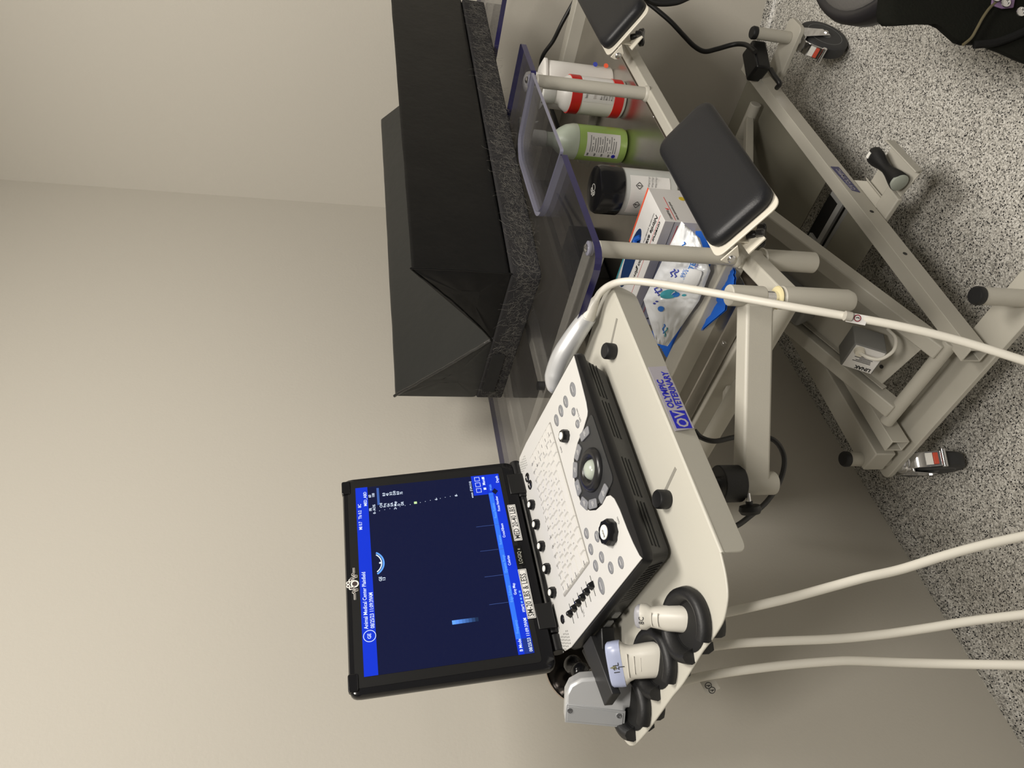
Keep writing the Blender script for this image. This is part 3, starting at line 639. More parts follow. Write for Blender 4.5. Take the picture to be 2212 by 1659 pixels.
# screen lid
So=V((.4221,1.0175,1.2365)); Sx=V((.9997,.0141,.0199)).normalized(); Sz=V((-.0215,.1242,.992)); Sy=(Sz-Sx*Sz.dot(Sx)).normalized(); Sn=Sx.cross(Sy)   # Sn towards viewer
if Sn.dot(-Y)<0: Sn=-Sn
S=Fr(So,Sx,Sy,Sn)
lid=[(-.024,.020),(.324,.020),(.328,-.06),(.328,-.235),(.318,-.262),(-.012,-.262),(-.026,-.235)]
tlp=[V((-.024,.020)),V((.324,.020)),V((.327,-.255)),(V((-.025,-.255)))]
b=B(); b.loft([S.poly(rpoly([V((q.x+(g if q.x>.15 else -g),q.y+(g if q.y>-.1 else -g))) for q in tlp],.014,5),h) for g,h in ((-.012,-.022),(-.003,-.018),(0,-.010),(0,-.001),(-.002,.0022),(-.010,.0026))]); ld=b.out('screen_lid',blackg,U,ang=50)
for x_ in (-.012,.300): b=B(); b.prism(S.poly(rpoly([V((x_-.006,.021)),V((x_+.018,.021)),V((x_+.018,.008)),V((x_-.006,.008))],.003,3),-.004),Sn*.009); b.out('lid_bumper',blackg,ld,bev=.001)
b=B(); b.prism(S.poly(rpoly([V((-.014,.012)),V((.318,.012)),V((.318,-.236)),V((-.014,-.236))],.006,4),.0025),Sn*.0006); b.out('bezel',mat('bezel_black',(.010,.010,.010),.35),ld)
b=B(); b.prism(S.poly([V((0,0)),V((.304,0)),V((.304,-.228)),V((0,-.228))],.0032),Sn*.0003); scr=b.out('screen',e_bg,ld,smooth=False); scr['label']='lit blue display'
def ui(rects,m,name,h=.0036):
    b=B()
    for x0,y0,x1,y1 in rects: b.prism(S.poly([(x0,-y0),(x1,-y0),(x1,-y1),(x0,-y1)],h),Sn*.0001)
    return b.out(name,m,scr,smooth=False)
ui([(0,0,.304,.0185)],e_hd,'screen_header'); ui([(.266,.183,.304,.2058)],e_hd,'screen_menu'); ui([(0,.206,.304,.228)],e_hd,'screen_bar')
ui([(.022,.2065,.268,.2135)],e_lt,'screen_highlight',.0038)
ui([(.268,.0325,.300,.0362)],emis('screen_band',(.04,.10,.36),1.),'screen_highlight',.0038)
ui([(.0,.2145,.022,.2275)],e_mid,'screen_patch',.0038)
ui([(x_,.178,x_+.0005,.2055) for x_ in (.078,.122,.165,.208)]+[(x_,.206,x_+.0004,.2135) for x_ in (.078,.122,.165,.208,.262)],e_cy if 0 else e_sc,'screen_rule',.0039)
# fading bar of the grey map
b=B()
for k in range(8): pass
for k in range(8):
    m_=emis('screen_fade%d'%k,tuple(c*(1-k/8.5)**1.6 for c in (.12,.34,1.)),1.)
    b=B(); y0=.123+k*.0046; b.prism(S.poly([(.056,-y0),(.062,-y0),(.062,-y0-.0046),(.056,-y0-.0046)],.0036),Sn*.0001)
    b.out('grey_scale',m_,scr,smooth=False)
def st(s,x_,y_,size,m=e_wh,sx=1.,al='LEFT',bold=.00005): return text('screen_text',s,size,S(x_,-y_,.0042),Sx,Sy,m,scr,align=al,depth=.00002,sx=sx,bold=bold)
st('Animal Medical Center Plainfield',.066,.0085,.0078,sx=.86); st('08/25/23 11:09:39AM',.066,.0172,.0078,sx=.80)
st('MI 0.7   TIs 0.2   8C',.226,.0075,.0068,sx=.85); st('MED_ABD',.268,.0165,.0066,sx=.9)
for k,(a_,c_) in enumerate((('FR','60'),('AO%','100'),(None,None),('CHI',''),('Frq','8.0'),('Gn','45'),('S/A','3/3'),('Map','D/0'),('D','8.0'),('DR','75'))):
    if a_: yk=(.0235+k*.0055) if k<2 else (.0398+(k-3)*.00545); st(a_,.262 if k>2 else .258,yk,.0058,sx=.9); st(c_,.283,yk,.0058,sx=.9)
st('0-',.252,.0290,.0056); st('2-',.256,.0610,.0056); st('6-',.265,.1250,.0056); st('8-',.268,.1570,.0056)
ui([(.2565+.0009*k,.0345+k*.0079,.2571+.0009*k,.0355+k*.0079) for k in range(16)],e_wh,'scale_tick',.004)
ui([(.2625,.0885,.2665,.0930)],e_gr,'focus_mark',.004)
lab5=['Frequency','Edge Enhance','Dynamic Range','Rotation','Focus Position']
for k,s_ in enumerate(lab5): st(s_,.030+k*.0475,.2125,.0058,e_cy,sx=.82)
for k,s_ in enumerate(['','Gray Map','Colorize','CrossXBeam','Focus Number']): st(s_,.040+k*.0480,.2195,.0056,sx=.84)
st('B Mode',.004,.2130,.0064,sx=.9); st('Width',.272,.2130,.0055,e_cy,sx=.85); st('Depth',.286,.2260,.0062,sx=.85); st('Menu',.284,.204,.0066,sx=.9)
st('08/25/23 11:09:39AM',.002,.2262,.0066,sx=.86); st('start',.060,.2262,.0066); st('erauss  (7.3/4.3.5.6)',.262,.1815,.0045,sx=.9)
def arc(cx,cy,r0,r1,a0,a1,m,name,h=.0040,n=18):
    b=B(); f=lambda r,t:(cx+r*math.cos(math.radians(t)),-(cy)+r*math.sin(math.radians(t)))
    for k in range(n):
        t0=a0+(a1-a0)*k/n; t1=a0+(a1-a0)*(k+1)/n; b.prism(S.poly([f(r0,t0),f(r1,t0),f(r1,t1),f(r0,t1)],h),Sn*.0001)
    return b.out(name,m,scr,smooth=False)
arc(.166,.0155,.0165,.0180,215,325,e_wh,'scan_arc'); arc(.166,.0155,.0190,.0215,210,330,e_cy,'scan_arc')
arc(.0555,.010,.0078,.0086,0,360,e_wh,'logo_ring',n=28); st('GE',.0512,.0118,.0068,e_wh,sx=.95); st('GE',.136,.0315,.006); st('13',.136,.0365,.006)
arc(.166,.0305,.0001,.0016,0,360,e_wh,'scan_mark',n=6)
for cx,cy in ((.275,.192),(.286,.192),(.297,.192),(.277,.202),(.298,.202)):
    ui([(cx-.004,cy-.0040,cx+.004,cy-.0034),(cx-.004,cy+.0034,cx+.004,cy+.0040),(cx-.004,cy-.004,cx-.0034,cy+.004),(cx+.0034,cy-.004,cx+.004,cy+.004)] if cy<.2 else [(cx-.002,cy-.002,cx+.002,cy+.002)],e_wh,'screen_icon',.004)
b=B(); b.prism(S.poly([(.270,-.212),(.276,-.217),(.270,-.222),(.264,-.217)],.0041),Sn*.0001); b.out('screen_icon',e_bg,scr)
ui([(.074+k*.0055,.2232,.0772+k*.0055,.2258) for k in range(4)],e_cy,'screen_icon',.004)
# stickers on the bezel
def sticker(x0,y0,x1,y1,txt,sx):
    b=B(); b.prism(S.poly(rpoly([V((x0,-y0)),V((x1,-y0)),V((x1,-y1)),V((x0,-y1))],.0008,2),.0033),Sn*.0003); o=b.out('sticker',paper,ld)
    text('lettering',txt,(y1-y0)*.92,S(x0+.003,-y1+(y1-y0)*.20,.0037),Sx,Sy,ink,o,sx=sx,depth=.00003,bold=.00012)
    b=B(); e=.0006
    for r in ((x0+.001,y0+.001,x1-.001,y0+.001+e),(x0+.001,y1-.001-e,x1-.001,y1-.001),(x0+.001,y0+.001,x0+.001+e,y1-.001),(x1-.001-e,y0+.001,x1-.001,y1-.001)): b.prism(S.poly([(r[0],-r[1]),(r[2],-r[1]),(r[2],-r[3]),(r[0],-r[3])],.0036),Sn*.0001)
    b.out('sticker_border',ink,o)
def spx(x,y): q=S.px(x,y,.003); return q
a=spx(1149,1336); a2=spx(1133,1229); sticker(a[0],-a[1]-.0062,a2[0],-a[1]+.0062,'SM-20 LBS & LESS',.80)
a=spx(1120,1168); a2=spx(1102,1091); sticker(a[0],-a[1]-.0062,a2[0],-a[1]+.0062,'MED 20-40 LBS',.80)
a=spx(1125,1222); a2=spx(1117,1178)
b=B(); b.prism(S.poly(rpoly([V((a[0],a[1]+.004)),V((a2[0],a[1]+.004)),V((a2[0],a[1]-.006)),V((a[0],a[1]-.006))],.002,3),.0033),Sn*.0003); bd=b.out('badge',mat('badge_black',(.004,.004,.004),.3),ld)
text('lettering','LOGIQ e',.0078,S(a[0]+.003,a[1]-.0038,.0037),Sx,Sy,mat('badge_print',(.42,.42,.36),.4),bd,sx=.86,depth=.00003)
# paw and heartbeat sticker on the top bezel
c_=spx(764,1262)
b=B(); z_=.0034
pulse=[(-.040,0),(-.024,0),(-.020,.004),(-.016,-.006),(-.011,.006),(-.007,0)]+[(.010,0),(.014,.007),(.019,-.006),(.024,.004),(.028,0),(.042,0)]
for seg_ in (pulse[:6],pulse[6:]):
    for p,q in zip(seg_,seg_[1:]):
        P_,Q_=S(c_[0]+p[0]*.62,c_[1]-.001+p[1]*.8,z_),S(c_[0]+q[0]*.62,c_[1]-.001+q[1]*.8,z_); b.bar(P_,Q_,.0026,.0004,up=Sn)
for ex,ey,r in ((0,-.0015,.0058),(-.0062,.0045,.0026),(-.0025,.0078,.0027),(.0025,.0078,.0027),(.0062,.0045,.0026)): b.ring(S(c_[0]+ex,c_[1]+ey,z_-.0001),Sn,[(r,0),(r,.0004)],18)
pw=b.out('paw_sticker',whr,ld)
b=B()
for seg_ in (pulse[:6],pulse[6:]):
    for p,q in zip(seg_,seg_[1:]):
        P_,Q_=S(c_[0]+p[0]*.62,c_[1]-.001+p[1]*.8,z_+.0005),S(c_[0]+q[0]*.62,c_[1]-.001+q[1]*.8,z_+.0005); b.bar(P_,Q_,.0011,.0003,up=Sn)
for ex,ey,r in ((0,-.0015,.0036),(-.0062,.0045,.0012),(-.0025,.0078,.0013),(.0025,.0078,.0013),(.0062,.0045,.0012)): b.ring(S(c_[0]+ex,c_[1]+ey,z_+.0004),Sn,[(r,0),(r,.0003)],18)
b.out('paw_print',mat('print_dark',(.06,.04,.04),.5),pw)
# hinges
hy,hz=.2585,.010
for x0,x1,r in ((.006,.030,.0095),(.032,.070,.0100),(.262,.300,.0100),(.302,.332,.0095)):
    b=B(); b.cyl(L(x0,hy,hz*.5),L(x1,hy,hz*.5),r); b.out('hinge',black,U,bev=.001)
for x0,x1 in ((.034,.068),(.264,.298)):
    pa=[S(x0-.002,-.241,.0042),S(x1+.002,-.241,.0042),S(x1+.002,-.266,.0050),S(x0-.002,-.266,.0050)]
    b=B(); b.prism(pa,-Sn*.006); b.out('hinge_arm',mat('bezel_black',(.010,.010,.010),.35),U,bev=.001)
b=B(); b.cyl(L(.070,hy,.004),L(.262,hy,.004),.0075); b.out('hinge_cover',black,U)
b=B(); b.box(S(.150,-.258,.0040),(.098,.0012,.0006),Sx,Sy,Sn); b.out('silver_strip',bolt,ld)
# ------------------------------------------------------------------ probes
def cablepts(l): return cr([ad(x_,y_,d_) for x_,y_,d_ in l],8)
# 8C probe
P8=empty('ultrasound_probe',L(-.068,.030,HT),'small white microconvex probe marked 8C standing in the front holder','ultrasound probe','probes kept on the console tray')
def shell(prof,base,up,xd,parent,name,m,n=24,sq=2.6,ang=60):
    yd=up.cross(xd).normalized(); b=B()
    Lp=[]
    for z_,a,c,ox in prof:
        Lp.append([base+up*z_+xd*(ox+math.copysign(abs(math.cos(t))**(2/sq),math.cos(t))*a)+yd*(math.copysign(abs(math.sin(t))**(2/sq),math.sin(t))*c) for t in [2*math.pi*k/n for k in range(n)]])
    b.loft(Lp); return b.out(name,m,parent,ang=ang)
base=L(-.063,.030,HT-.020); tip=ad(1378,1331,.925); up=(tip-base); hl=up.length; up=up.normalized(); xd=V(RX).to_3d() if 0 else V((RX[0],RY[0],RZ[0])); xd=(xd-up*xd.dot(up)).normalized()
bd8=shell([(-.012,.005,.005,0),(0,.013,.012,0),(.30*hl,.0155,.013,0),(.55*hl,.0150,.0125,0),(.72*hl,.0125,.0110,0),(.80*hl,.0118,.0105,0),(.86*hl,.0150,.012,0),(.95*hl,.0150,.012,0)],base,up,xd,P8,'probe_body',probem)
shell([(.95*hl,.0138,.0110,0),(1.0*hl,.0135,.0106,0),(1.035*hl,.0110,.0085,0),(1.055*hl,.005,.004,0)],base,up,xd,P8,'probe_lens',mat('lens_grey',(.33,.33,.36),.4))
yv=up.cross(xd); yv=yv if yv.dot(CAM-base)>0 else -yv
text('lettering','8C',.0085,base+up*(.885*hl)-xd*.0060+yv*.0124,xd,up,ink,bd8,sx=.9)
b=B()
for f_ in (.66,.76): b.tube([base+up*(hl*(f_+.010*math.cos(t*1.4)))+xd*(.008*t)+yv*(.0122 if f_<.7 else .0110)*1.0 for t in [k/5 for k in range(-5,6)]],.0006,6)
b.out('grip_ridge',probem,bd8)
cb=B(); cb.tube(cablepts([(1515,1334,.893),(1550,1326,.895),(1590,1318,.90),(1700,1293,.905),(1800,1266,.91),(1870,1247,.91),(1945,1230,.91),(2041,1200,.905),(2130,1176,.90),(2230,1154,.895)]),.0056,12); cb.out('cable',lcream,P8)
# 12L probe
P12=empty('ultrasound_probe',L(-.073,.116,HT),'white linear probe marked 12L with wide lavender head in the middle holder','ultrasound probe','probes kept on the console tray')
base=L(-.070,.114,HT-.018); tip=ad(1315,1436,.965); up=(tip-base); hl=up.length; up=up.normalized(); xd=V((RX[0],RY[0],RZ[0])); xd=(xd-up*xd.dot(up)).normalized()
bd12=shell([(-.012,.006,.006,0),(0,.019,.013,0),(.25*hl,.0215,.0135,0),(.45*hl,.0205,.0130,0),(.62*hl,.0200,.0120,0),(.70*hl,.0225,.0120,0),(.77*hl,.0275,.0120,0)],base,up,xd,P12,'probe_body',probem,sq=3.2)
shell([(.77*hl,.0278,.0122,0),(.84*hl,.0280,.0122,0),(.97*hl,.0272,.0118,0),(1.0*hl,.0250,.0100,0),(1.01*hl,.021,.008,0)],base,up,xd,P12,'probe_lens',lens,sq=3.6)['label']='lavender transducer head'
yv=up.cross(xd); yv=yv if yv.dot(CAM-base)>0 else -yv
text('lettering','12L',.0105,base+up*(.825*hl)-xd*.0085+yv*.0124,xd,up,ink,bd12,sx=.9)
b=B(); q=base+up*(.935*hl)+yv*.0121; b.prism([q-xd*.003-up*.005,q+xd*.003-up*.005,q+up*.003],yv*.0004); b.out('pointer_mark',mat('mark_olive',(.20,.20,.12),.5),bd12)
b=B(); b.box(base+up*(.785*hl)+yv*.0124,(.0004,.0035,.0003),xd,up,yv); b.out('centre_line',ink,bd12)
b=B()
for f_,w_ in ((.68,.016),(.58,.012),(.48,.009)): b.tube([base+up*(hl*(f_-.015*t))+xd*(w_*t*.9)+yv*(.0123) for t in [k/6 for k in range(-6,7)]],.0008,6)
b.out('grip_ridge',probem,bd12)
cb=B(); cb.tube(cablepts([(1450,1412,.945),(1490,1403,.947),(1530,1397,.95),(1600,1389,.955),(1700,1384,.955),(1800,1380,.955),(1900,1371,.95),(2000,1357,.945),(2100,1341,.94),(2230,1325,.93)]),.0056,12); cb.out('cable',lcream,P12)
# silver housing in third holder
PS=empty('ultrasound_probe',L(-.094,.196,HT),'silver grey probe housing with a screwed end cover in the rear holder','ultrasound probe','probes kept on the console tray')
d0=.995
def sp(x_,y_,d_=d0): return ad(x_,y_,d_)
fv=V((RX[2],RY[2],RZ[2]))
o_=[sp(*p) for p in ((1222,1500),(1232,1480),(1255,1467),(1290,1464),(1378,1472),(1384,1495),(1378,1532),(1352,1530),(1350,1574),(1220,1562))]
b=B(); b.prism(o_,fv*.028); hs=b.out('probe_body',silver,PS,bev=.004,bseg=3)
o_=[sp(*p,d0-.0012) for p in ((1223,1520),(1352,1536),(1349,1573),(1220,1561))]
b=B(); b.prism(o_,fv*.002); ec=b.out('end_cover',silverd,PS,bev=.0008)
o_=[sp(*p,d0-.0020) for p in ((1227,1525),(1347,1541),(1344,1568),(1225,1557))]; b=B(); b.prism(o_,fv*.001); b.out('cover_plate',silverd,ec,bev=.0003)
for q in ((1231,1535),(1337,1546)):
    c=sp(*q,d0-.0022); b=B(); b.ring(c,-fv,[(.0032,0),(.0032,.0008),(.0020,.0009),(.0018,.0002),(.0005,.0002)],18); b.out('cover_screw',chrome,ec)
o_=[sp(*p,d0+.004) for p in ((1345,1527),(1382,1527),(1384,1545),(1366,1580),(1348,1576))]
cb=B(); cb.tube(cablepts([(1380,1512,.99),(1430,1490,.99),(1470,1474,.995),(1510,1463,1.0),(1580,1451,1.0),(1700,1436,.995),(1800,1428,.985),(1850,1427,.98),(1950,1431,.97),(2050,1434,.96),(2230,1437,.94)]),.0058,12); cb.out('cable',lcream,PS)
cxv=V((RX[0],RY[0],RZ[0])); cyv=V((RX[1],RY[1],RZ[1]))
tgp=[ad(*p,1.002) for p in ((1508,1466),(1540,1460),(1556,1487),(1527,1502))]
b=B(); b.prism(tgp,fv*.0004); tg=b.out('cable_tag',tapem,PS); 
for q in ((1530,1481),(1538,1491)):
    b=B(); c=ad(*q,1.0012); circ(b,c,-fv,.0040,.0005); b.bar(c-cyv*.0026,c+cyv*.0026,.0009,.0003,up=-fv); b.bar(c-cxv*.002,c+cxv*.001+cyv*.0015,.0009,.0003,up=-fv); b.out('warning_mark',ink,tg)
# right silver probe lying on tray
PR=empty('ultrasound_probe',L(.39,.06,HT),'long silver probe with white neck lying beside the keyboard','ultrasound probe','probes kept on the console tray')
pts=[(1196,850,1.20),(1199,815,1.20),(1212,775,1.19),(1232,740,1.18),(1255,705,1.17),(1271,683,1.16)]
c_=cr([ad(*p) for p in pts],5); n_=len(c_)
rr=[.004+.0125*min(1,(i/5)**.5)*(1 if i<n_*.5 else 1-.28*(i-n_*.5)/(n_*.5)) for i in range(n_)]
b=B(); b.tube(c_,.01,20,rr); pbx=b.out('probe_body',silver,PR,ang=80)
b=B(); c2=cr([ad(1268,688,1.16),ad(1276,670,1.155),ad(1284,653,1.15),ad(1290,643,1.145)],5); b.tube(c2,.01,16,[.0118-.0065*i/(len(c2)-1) for i in range(len(c2))]); b.out('strain_relief',probem,PR,ang=80)
cab=cablepts([(1287,648,1.147),(1297,632,1.14),(1313,619,1.13),(1335,610,1.115),(1365,607,1.10),(1400,610,1.085),(1450,617,1.07),(1560,636,1.035),(1700,661,1.0),(1840,685,.98),(1950,706,.965),(2080,738,.95),(2230,785,.93)])
b=B(); b.tube(cab,.0054,12); b.out('cable',lcream,PR)
b=B(); c=ad(1845,686,.972); dq=(ad(1880,693,.972)-ad(1830,683,.972)).normalized(); uq=V((RX[0],RY[0],RZ[0])); uq=(uq-dq*uq.dot(dq)).normalized()
b.box(c+dq*.004+uq*-.001,(.0125,.0062,.0003),dq,(uq*.98+dq*.2).normalized(),fv); tg=b.out('cable_tag',paper,PR)
b=B(); circ(b,c+dq*.004-fv*.0008,-fv,.0040,.0006); b.out('warning_ring',mat('print_maroon',(.25,.01,.03),.5),tg)
b=B(); q=c+dq*.004-fv*.0008; b.bar(q-dq*.0018,q+dq*.0014+uq*.0012,.0010,.0003,up=-fv); b.bar(q+dq*.0014+uq*.0012,q+dq*.002-uq*.0005,.0008,.0003,up=-fv); b.out('warning_symbol',ink,tg)
b=B(); b.tube([c-dq*.012,c-dq*.004],.0064,12); b.out('tag_sleeve',tapem,PR)
# ------------------------------------------------------------------ steel disc on ball mount behind console
MD=empty('mounting_disc',ad(1250,1445,1.13),'round polished steel disc on a black ball joint behind the ultrasound machine','mounting disc')
dc=ad(1258,1438,1.15); nrm=(CAM-dc).normalized(); nrm=(nrm+V((.15,0,-.1))).normalized()
b=B(); b.ring(dc,nrm,[(.050,0),(.0555,.001),(.0560,.003),(.0545,.0045),(.050,.0035),(.0001,.0035)],48); b.out('disc',mat('polished_steel',(.50,.44,.40),.10,1.),MD)
c0=ad(1238,1436,1.10); c1=ad(1255,1452,1.08)
b=B(); b.ring(c0,(c1-c0),[(.002,-.012),(.010,-.010),(.0135,-.003),(.013,.004),(.009,.010),(.0115,.014),(.0135,.020),(.011,.027),(.002,.030)],24); b.out('ball_joint',blackg,MD,ang=70)
b=B(); b.tube(cr([c1+V((0,0,-.02)),ad(1262,1462,1.075),ad(1275,1460,1.08),ad(1300,1455,1.09)],6),.006,12); b.out('stem',chrome,MD)
# ------------------------------------------------------------------ foam positioner
fx=V((.9941,-.1085,0)); fw=V((.1085,.9941,0)); F0=Fr(V((1.022,.810,.9295)),fx,fw,Z); FLn=.925; FW=.3624; pt=.0545; FHt=.2305
FO=empty('foam_positioner',F0(.46,.18,0),'large black vinyl V-shaped positioning cushion with hair-covered base on the clear top','cushion')
def grid(f,nu,nv):
    b=B(); vs=[[b.bm.verts.new(f(i/nu,j/nv)) for j in range(nv+1)] for i in range(nu+1)]
    for i in range(nu):
        for j in range(nv): b.face([vs[i][j],vs[i+1][j],vs[i+1][j+1],vs[i][j+1]])
    return b
from mathutils import noise
def bolster(name,tri,mm,seed):
    # tri: 3 section points (w,z); loft along fx with slight wrinkles
    sec=rpoly([V(p) for p in tri],.011,4); n=40; b=B(); Lp=[]
    cen=sum(sec,V((0,0)))/len(sec)
    # subdivide section
    s2=[]
    for i,p in enumerate(sec):
        q=sec[(i+1)%len(sec)]; m_=max(1,int((q-p).length/.012))
        for k in range(m_): s2.append(p.lerp(q,k/m_))
    for i in range(n+1):
        t=i/n; row=[]
        for p in s2:
            P_=F0(t*FLn,p.x,p.y); k=noise.noise(V((t*14+seed,p.x*22,p.y*22)))*.0012+noise.noise(V((t*5+seed,p.x*8,p.y*8)))*.0012
            e=min(t,1-t)*FLn; k*=min(1,e/.02)
            row.append(P_+(Z*.6-fw*(1 if p.x<cen.x else -1)*.5)*k)
        Lp.append(row)
    b.loft(Lp,caps=False)
    # end caps as gathered fans with creases
    for row,sg in ((Lp[0],-1),(Lp[-1],1)):
        prev=[b.bm.verts.new(p) for p in row]; cp=sum(row,V((0,0,0)))/len(row)
        for s_ in (.75,.5,.25):
            cur=[b.bm.verts.new(cp+(p-cp)*s_+fx*sg*(.0015+.0012*noise.noise(V((i*.35,s_*3,seed))))) for i,p in enumerate(row)]
            for i in range(len(row)): b.face([prev[i],prev[(i+1)%len(row)],cur[(i+1)%len(row)],cur[i]])
            prev=cur
        b.face(prev)
    bmesh.ops.remove_doubles(b.bm,verts=b.bm.verts,dist=.0002)
    return b.out(name,mm,FO,ang=40)
wB=F0.px(1065,737,pt)[1]
wB=max(.15,min(.25,wB))
fbz=bolster('front_bolster',[(0.0,pt),(wB,pt),(0.0,FHt)],vinyl,1.3); bbz=bolster('back_bolster',[(wB,pt),(FW,pt),(FW,FHt-.004)],vinylb,7.7)
# piping
for nm,(w1,z1),(w2,z2),par in (('seam',(0.0,FHt),(wB,pt+.002),fbz),('seam',(0.0,FHt),(0.0,pt),fbz),('seam',(FW,FHt-.004),(wB,pt+.004),bbz)):
    b=B(); pts=cr([F0(-.001,w1,z1-.002),F0(-.0022,w1*.5+w2*.5-.004,(z1+z2)/2-.006),F0(-.001,w2,z2)],10); pts=[p+V((noise.noise(p*60),noise.noise(p*60+V((5,0,0))),noise.noise(p*60+V((0,7,0)))))*.0012 for p in pts]; b.tube(pts,.0016 if par is fbz else .0030,8); b.out(nm,vinyl if par is fbz else mat('vinyl_fold',(.012,.012,.012),.16,spec=.9,bump=.3,bscale=150),par)
b=B(); pts=[]; 
pr=rpoly([V((-.004,-.003)),V((FLn,-.003)),V((FLn,FW+.002)),V((-.004,FW+.002))],.012,4)
b.loft([F0.poly(pr,.0008),F0.poly(pr,pt*.5),F0.poly(pr,pt)]); bp=b.out('base_pad',fleece,FO,bev=.003)
bp['label']='black fleece base strip covered in pet hair'
random.seed(11); b=B()
def strand(o_,dx,dz,nn,ln,r=.00011):
    a=random.uniform(0,6.28); p=o_.copy(); pts=[p.copy()]; cu=random.uniform(-.9,.9)
    for k in range(6):
        p=p+(dx*math.cos(a)+dz*math.sin(a))*(ln/6)+nn*random.uniform(-.0004,.0007); a+=cu+random.uniform(-.3,.3); pts.append(p.copy())
    b.tube(pts,r,3)
for k in range(1250):
    t=random.random(); h=random.uniform(.006,pt-.011); strand(F0(t*FLn,-.0045,h),fx,Z,-fw,random.uniform(.010,.034))
for k in range(480):
    t=random.random(); h=random.uniform(.006,pt-.011); strand(F0(-.0055,t*FW,h),fw,Z,-fx,random.uniform(.008,.028))
ho=b.out('shed_hair',hairm,FO); ho['kind']='stuff'
b=B(); s0_=F0.px(1050,752,.03); b.box(F0(-.007,.272,.036),(.0012,.060,.0125),fx,fw,Z); b.out('strap',mat('strap_black',(.006,.006,.006),.7),FO)
# ------------------------------------------------------------------ things on the shelf
ZS=.6575
# green spray bottle
g0=V((1.490,.808,ZS))
G=empty('spray_bottle',g0,'clear spray bottle of green liquid with a white label','bottle')
b=B(); b.mi=0
prof=[(.030,0),(.0355,.003),(.0375,.009),(.0375,.020),(.0375,.100)]; b.ring(g0,Z,prof+[(.0375,.112)],36)
b.out('liquid_body',green,G)
b=B(); b.ring(g0,Z,[(.0376,.1125),(.0378,.120),(.0370,.124),(.0340,.136),(.0260,.150),(.0175,.160),(.0150,.166),(.0150,.182)],36); b.out('bottle_shoulder',frost,G,ang=60)
b=B(); b.ring(g0,Z,[(.0165,.180),(.0170,.183),(.0170,.205),(.0150,.208),(.0120,.212),(.0115,.226)],28); cp_=b.out('sprayer_collar',frostg,G)
sd=V((.45,-.5,0)).normalized()
b=B(); b.box(g0+Z*.232+sd*.008,(.030,.009,.008),sd,sd.cross(Z),Z); b.prism([g0+Z*.226+sd*.020-sd.cross(Z)*.003,g0+Z*.226+sd*.028-sd.cross(Z)*.003,g0+Z*.196+sd*.036-sd.cross(Z)*.003,g0+Z*.196+sd*.032-sd.cross(Z)*.003],sd.cross(Z)*.006); b.out('sprayer_head',frostg,G,bev=.002)
def curved_label(o_,r,z0,z1,a0,a1,m,par,name='label',n=16,t=.0005):
    b=B(); lo=[];hi=[]
    def P_(a,rr,z): return o_+V((math.cos(a)*rr,math.sin(a)*rr,z))
    for i in range(n):
        t0=a0+(a1-a0)*i/n; t1=a0+(a1-a0)*(i+1)/n
        b.hull([P_(t0,r,z0),P_(t1,r,z0),P_(t1,r+t,z0),P_(t0,r+t,z0)],[P_(t0,r,z1),P_(t1,r,z1),P_(t1,r+t,z1),P_(t0,r+t,z1)])
    return b.out(name,m,par)
def cyltext(body,size,o_,r,a,z,m,par,up=True,maxw=None,sx=1.):
    # text wrapped flat at angle a (small)
    n_=V((math.cos(a),math.sin(a),0)); tx=V((-math.sin(a),math.cos(a),0))
    return text('lettering',body,size,o_+n_*(r)+Z*z,tx,Z,m,par,depth=.0001,sx=sx)
gl_a=math.atan2(-g0.y,-g0.x)
lb_=curved_label(g0,.0376,.020,.096,gl_a-.80,gl_a+.62,paper,G)
b=B()
for k in range(12):
    z_=.086-k*.0052; a0=gl_a-.48; a1=gl_a+.45-(k%3)*.08
    for i in range(10):
        if random.random()<.12: continue
        t0=a0+(a1-a0)*i/10; t1=a0+(a1-a0)*(i+.9)/10
        b.hull([g0+V((math.cos(t)*rr,math.sin(t)*rr,z_)) for t,rr in ((t0,.0381),(t1,.0381),(t1,.0383),(t0,.0383))],[g0+V((math.cos(t)*rr,math.sin(t)*rr,z_+.0018)) for t,rr in ((t0,.0381),(t1,.0381),(t1,.0383),(t0,.0383))])
b.out('label_print',inkg,lb_)
b=B()
for k in range(4):
    z_=.088-k*.016; a0=gl_a-.74; a1=gl_a-.56
    b.hull([g0+V((math.cos(t)*rr,math.sin(t)*rr,z_)) for t,rr in ((a0,.0381),(a1,.0381),(a1,.0383),(a0,.0383))],[g0+V((math.cos(t)*rr,math.sin(t)*rr,z_+.004)) for t,rr in ((a0,.0381),(a1,.0381),(a1,.0383),(a0,.0383))])
b.out('label_heading',inkg,lb_)
b=B(); t=gl_a-.66; nn_=V((math.cos(t),math.sin(t),0)); b.ring(g0+nn_*.0380+Z*.031,nn_,[(.0045,0),(.0045,.0005)],18); b.out('blue_dot',bluel,lb_)
# red banded squeeze bottle
r0=V((1.578,.744,ZS))
Rb_=empty('squeeze_bottle',r0,'white squeeze bottle with two red tape bands behind the far post','bottle')
b=B(); b.ring(r0,Z,[(.034,0),(.039,.003),(.040,.010),(.040,.122),(.038,.130),(.030,.141),(.0245,.148),(.0240,.160)],36); b.out('bottle_body',whiteb,Rb_,ang=60)
b=B(); b.ring(r0,Z,[(.0245,.158),(.0255,.160),(.0250,.186),(.016,.190),(.009,.197),(.004,.215)],28); b.out('bottle_cap',frostg,Rb_)
fa_=math.atan2(-r0.y,-r0.x)
for z0,z1 in ((.008,.030),(.104,.127)):
    b=B(); b.ring(r0+Z*z0,Z,[(.0402,0),(.0408,.0005),(.0408,z1-z0-.0005),(.0402,z1-z0)],36); b.out('red_band',redm,Rb_)
lb_=curved_label(r0,.0401,.032,.102,fa_-.3,fa_+1.2,paper,Rb_)
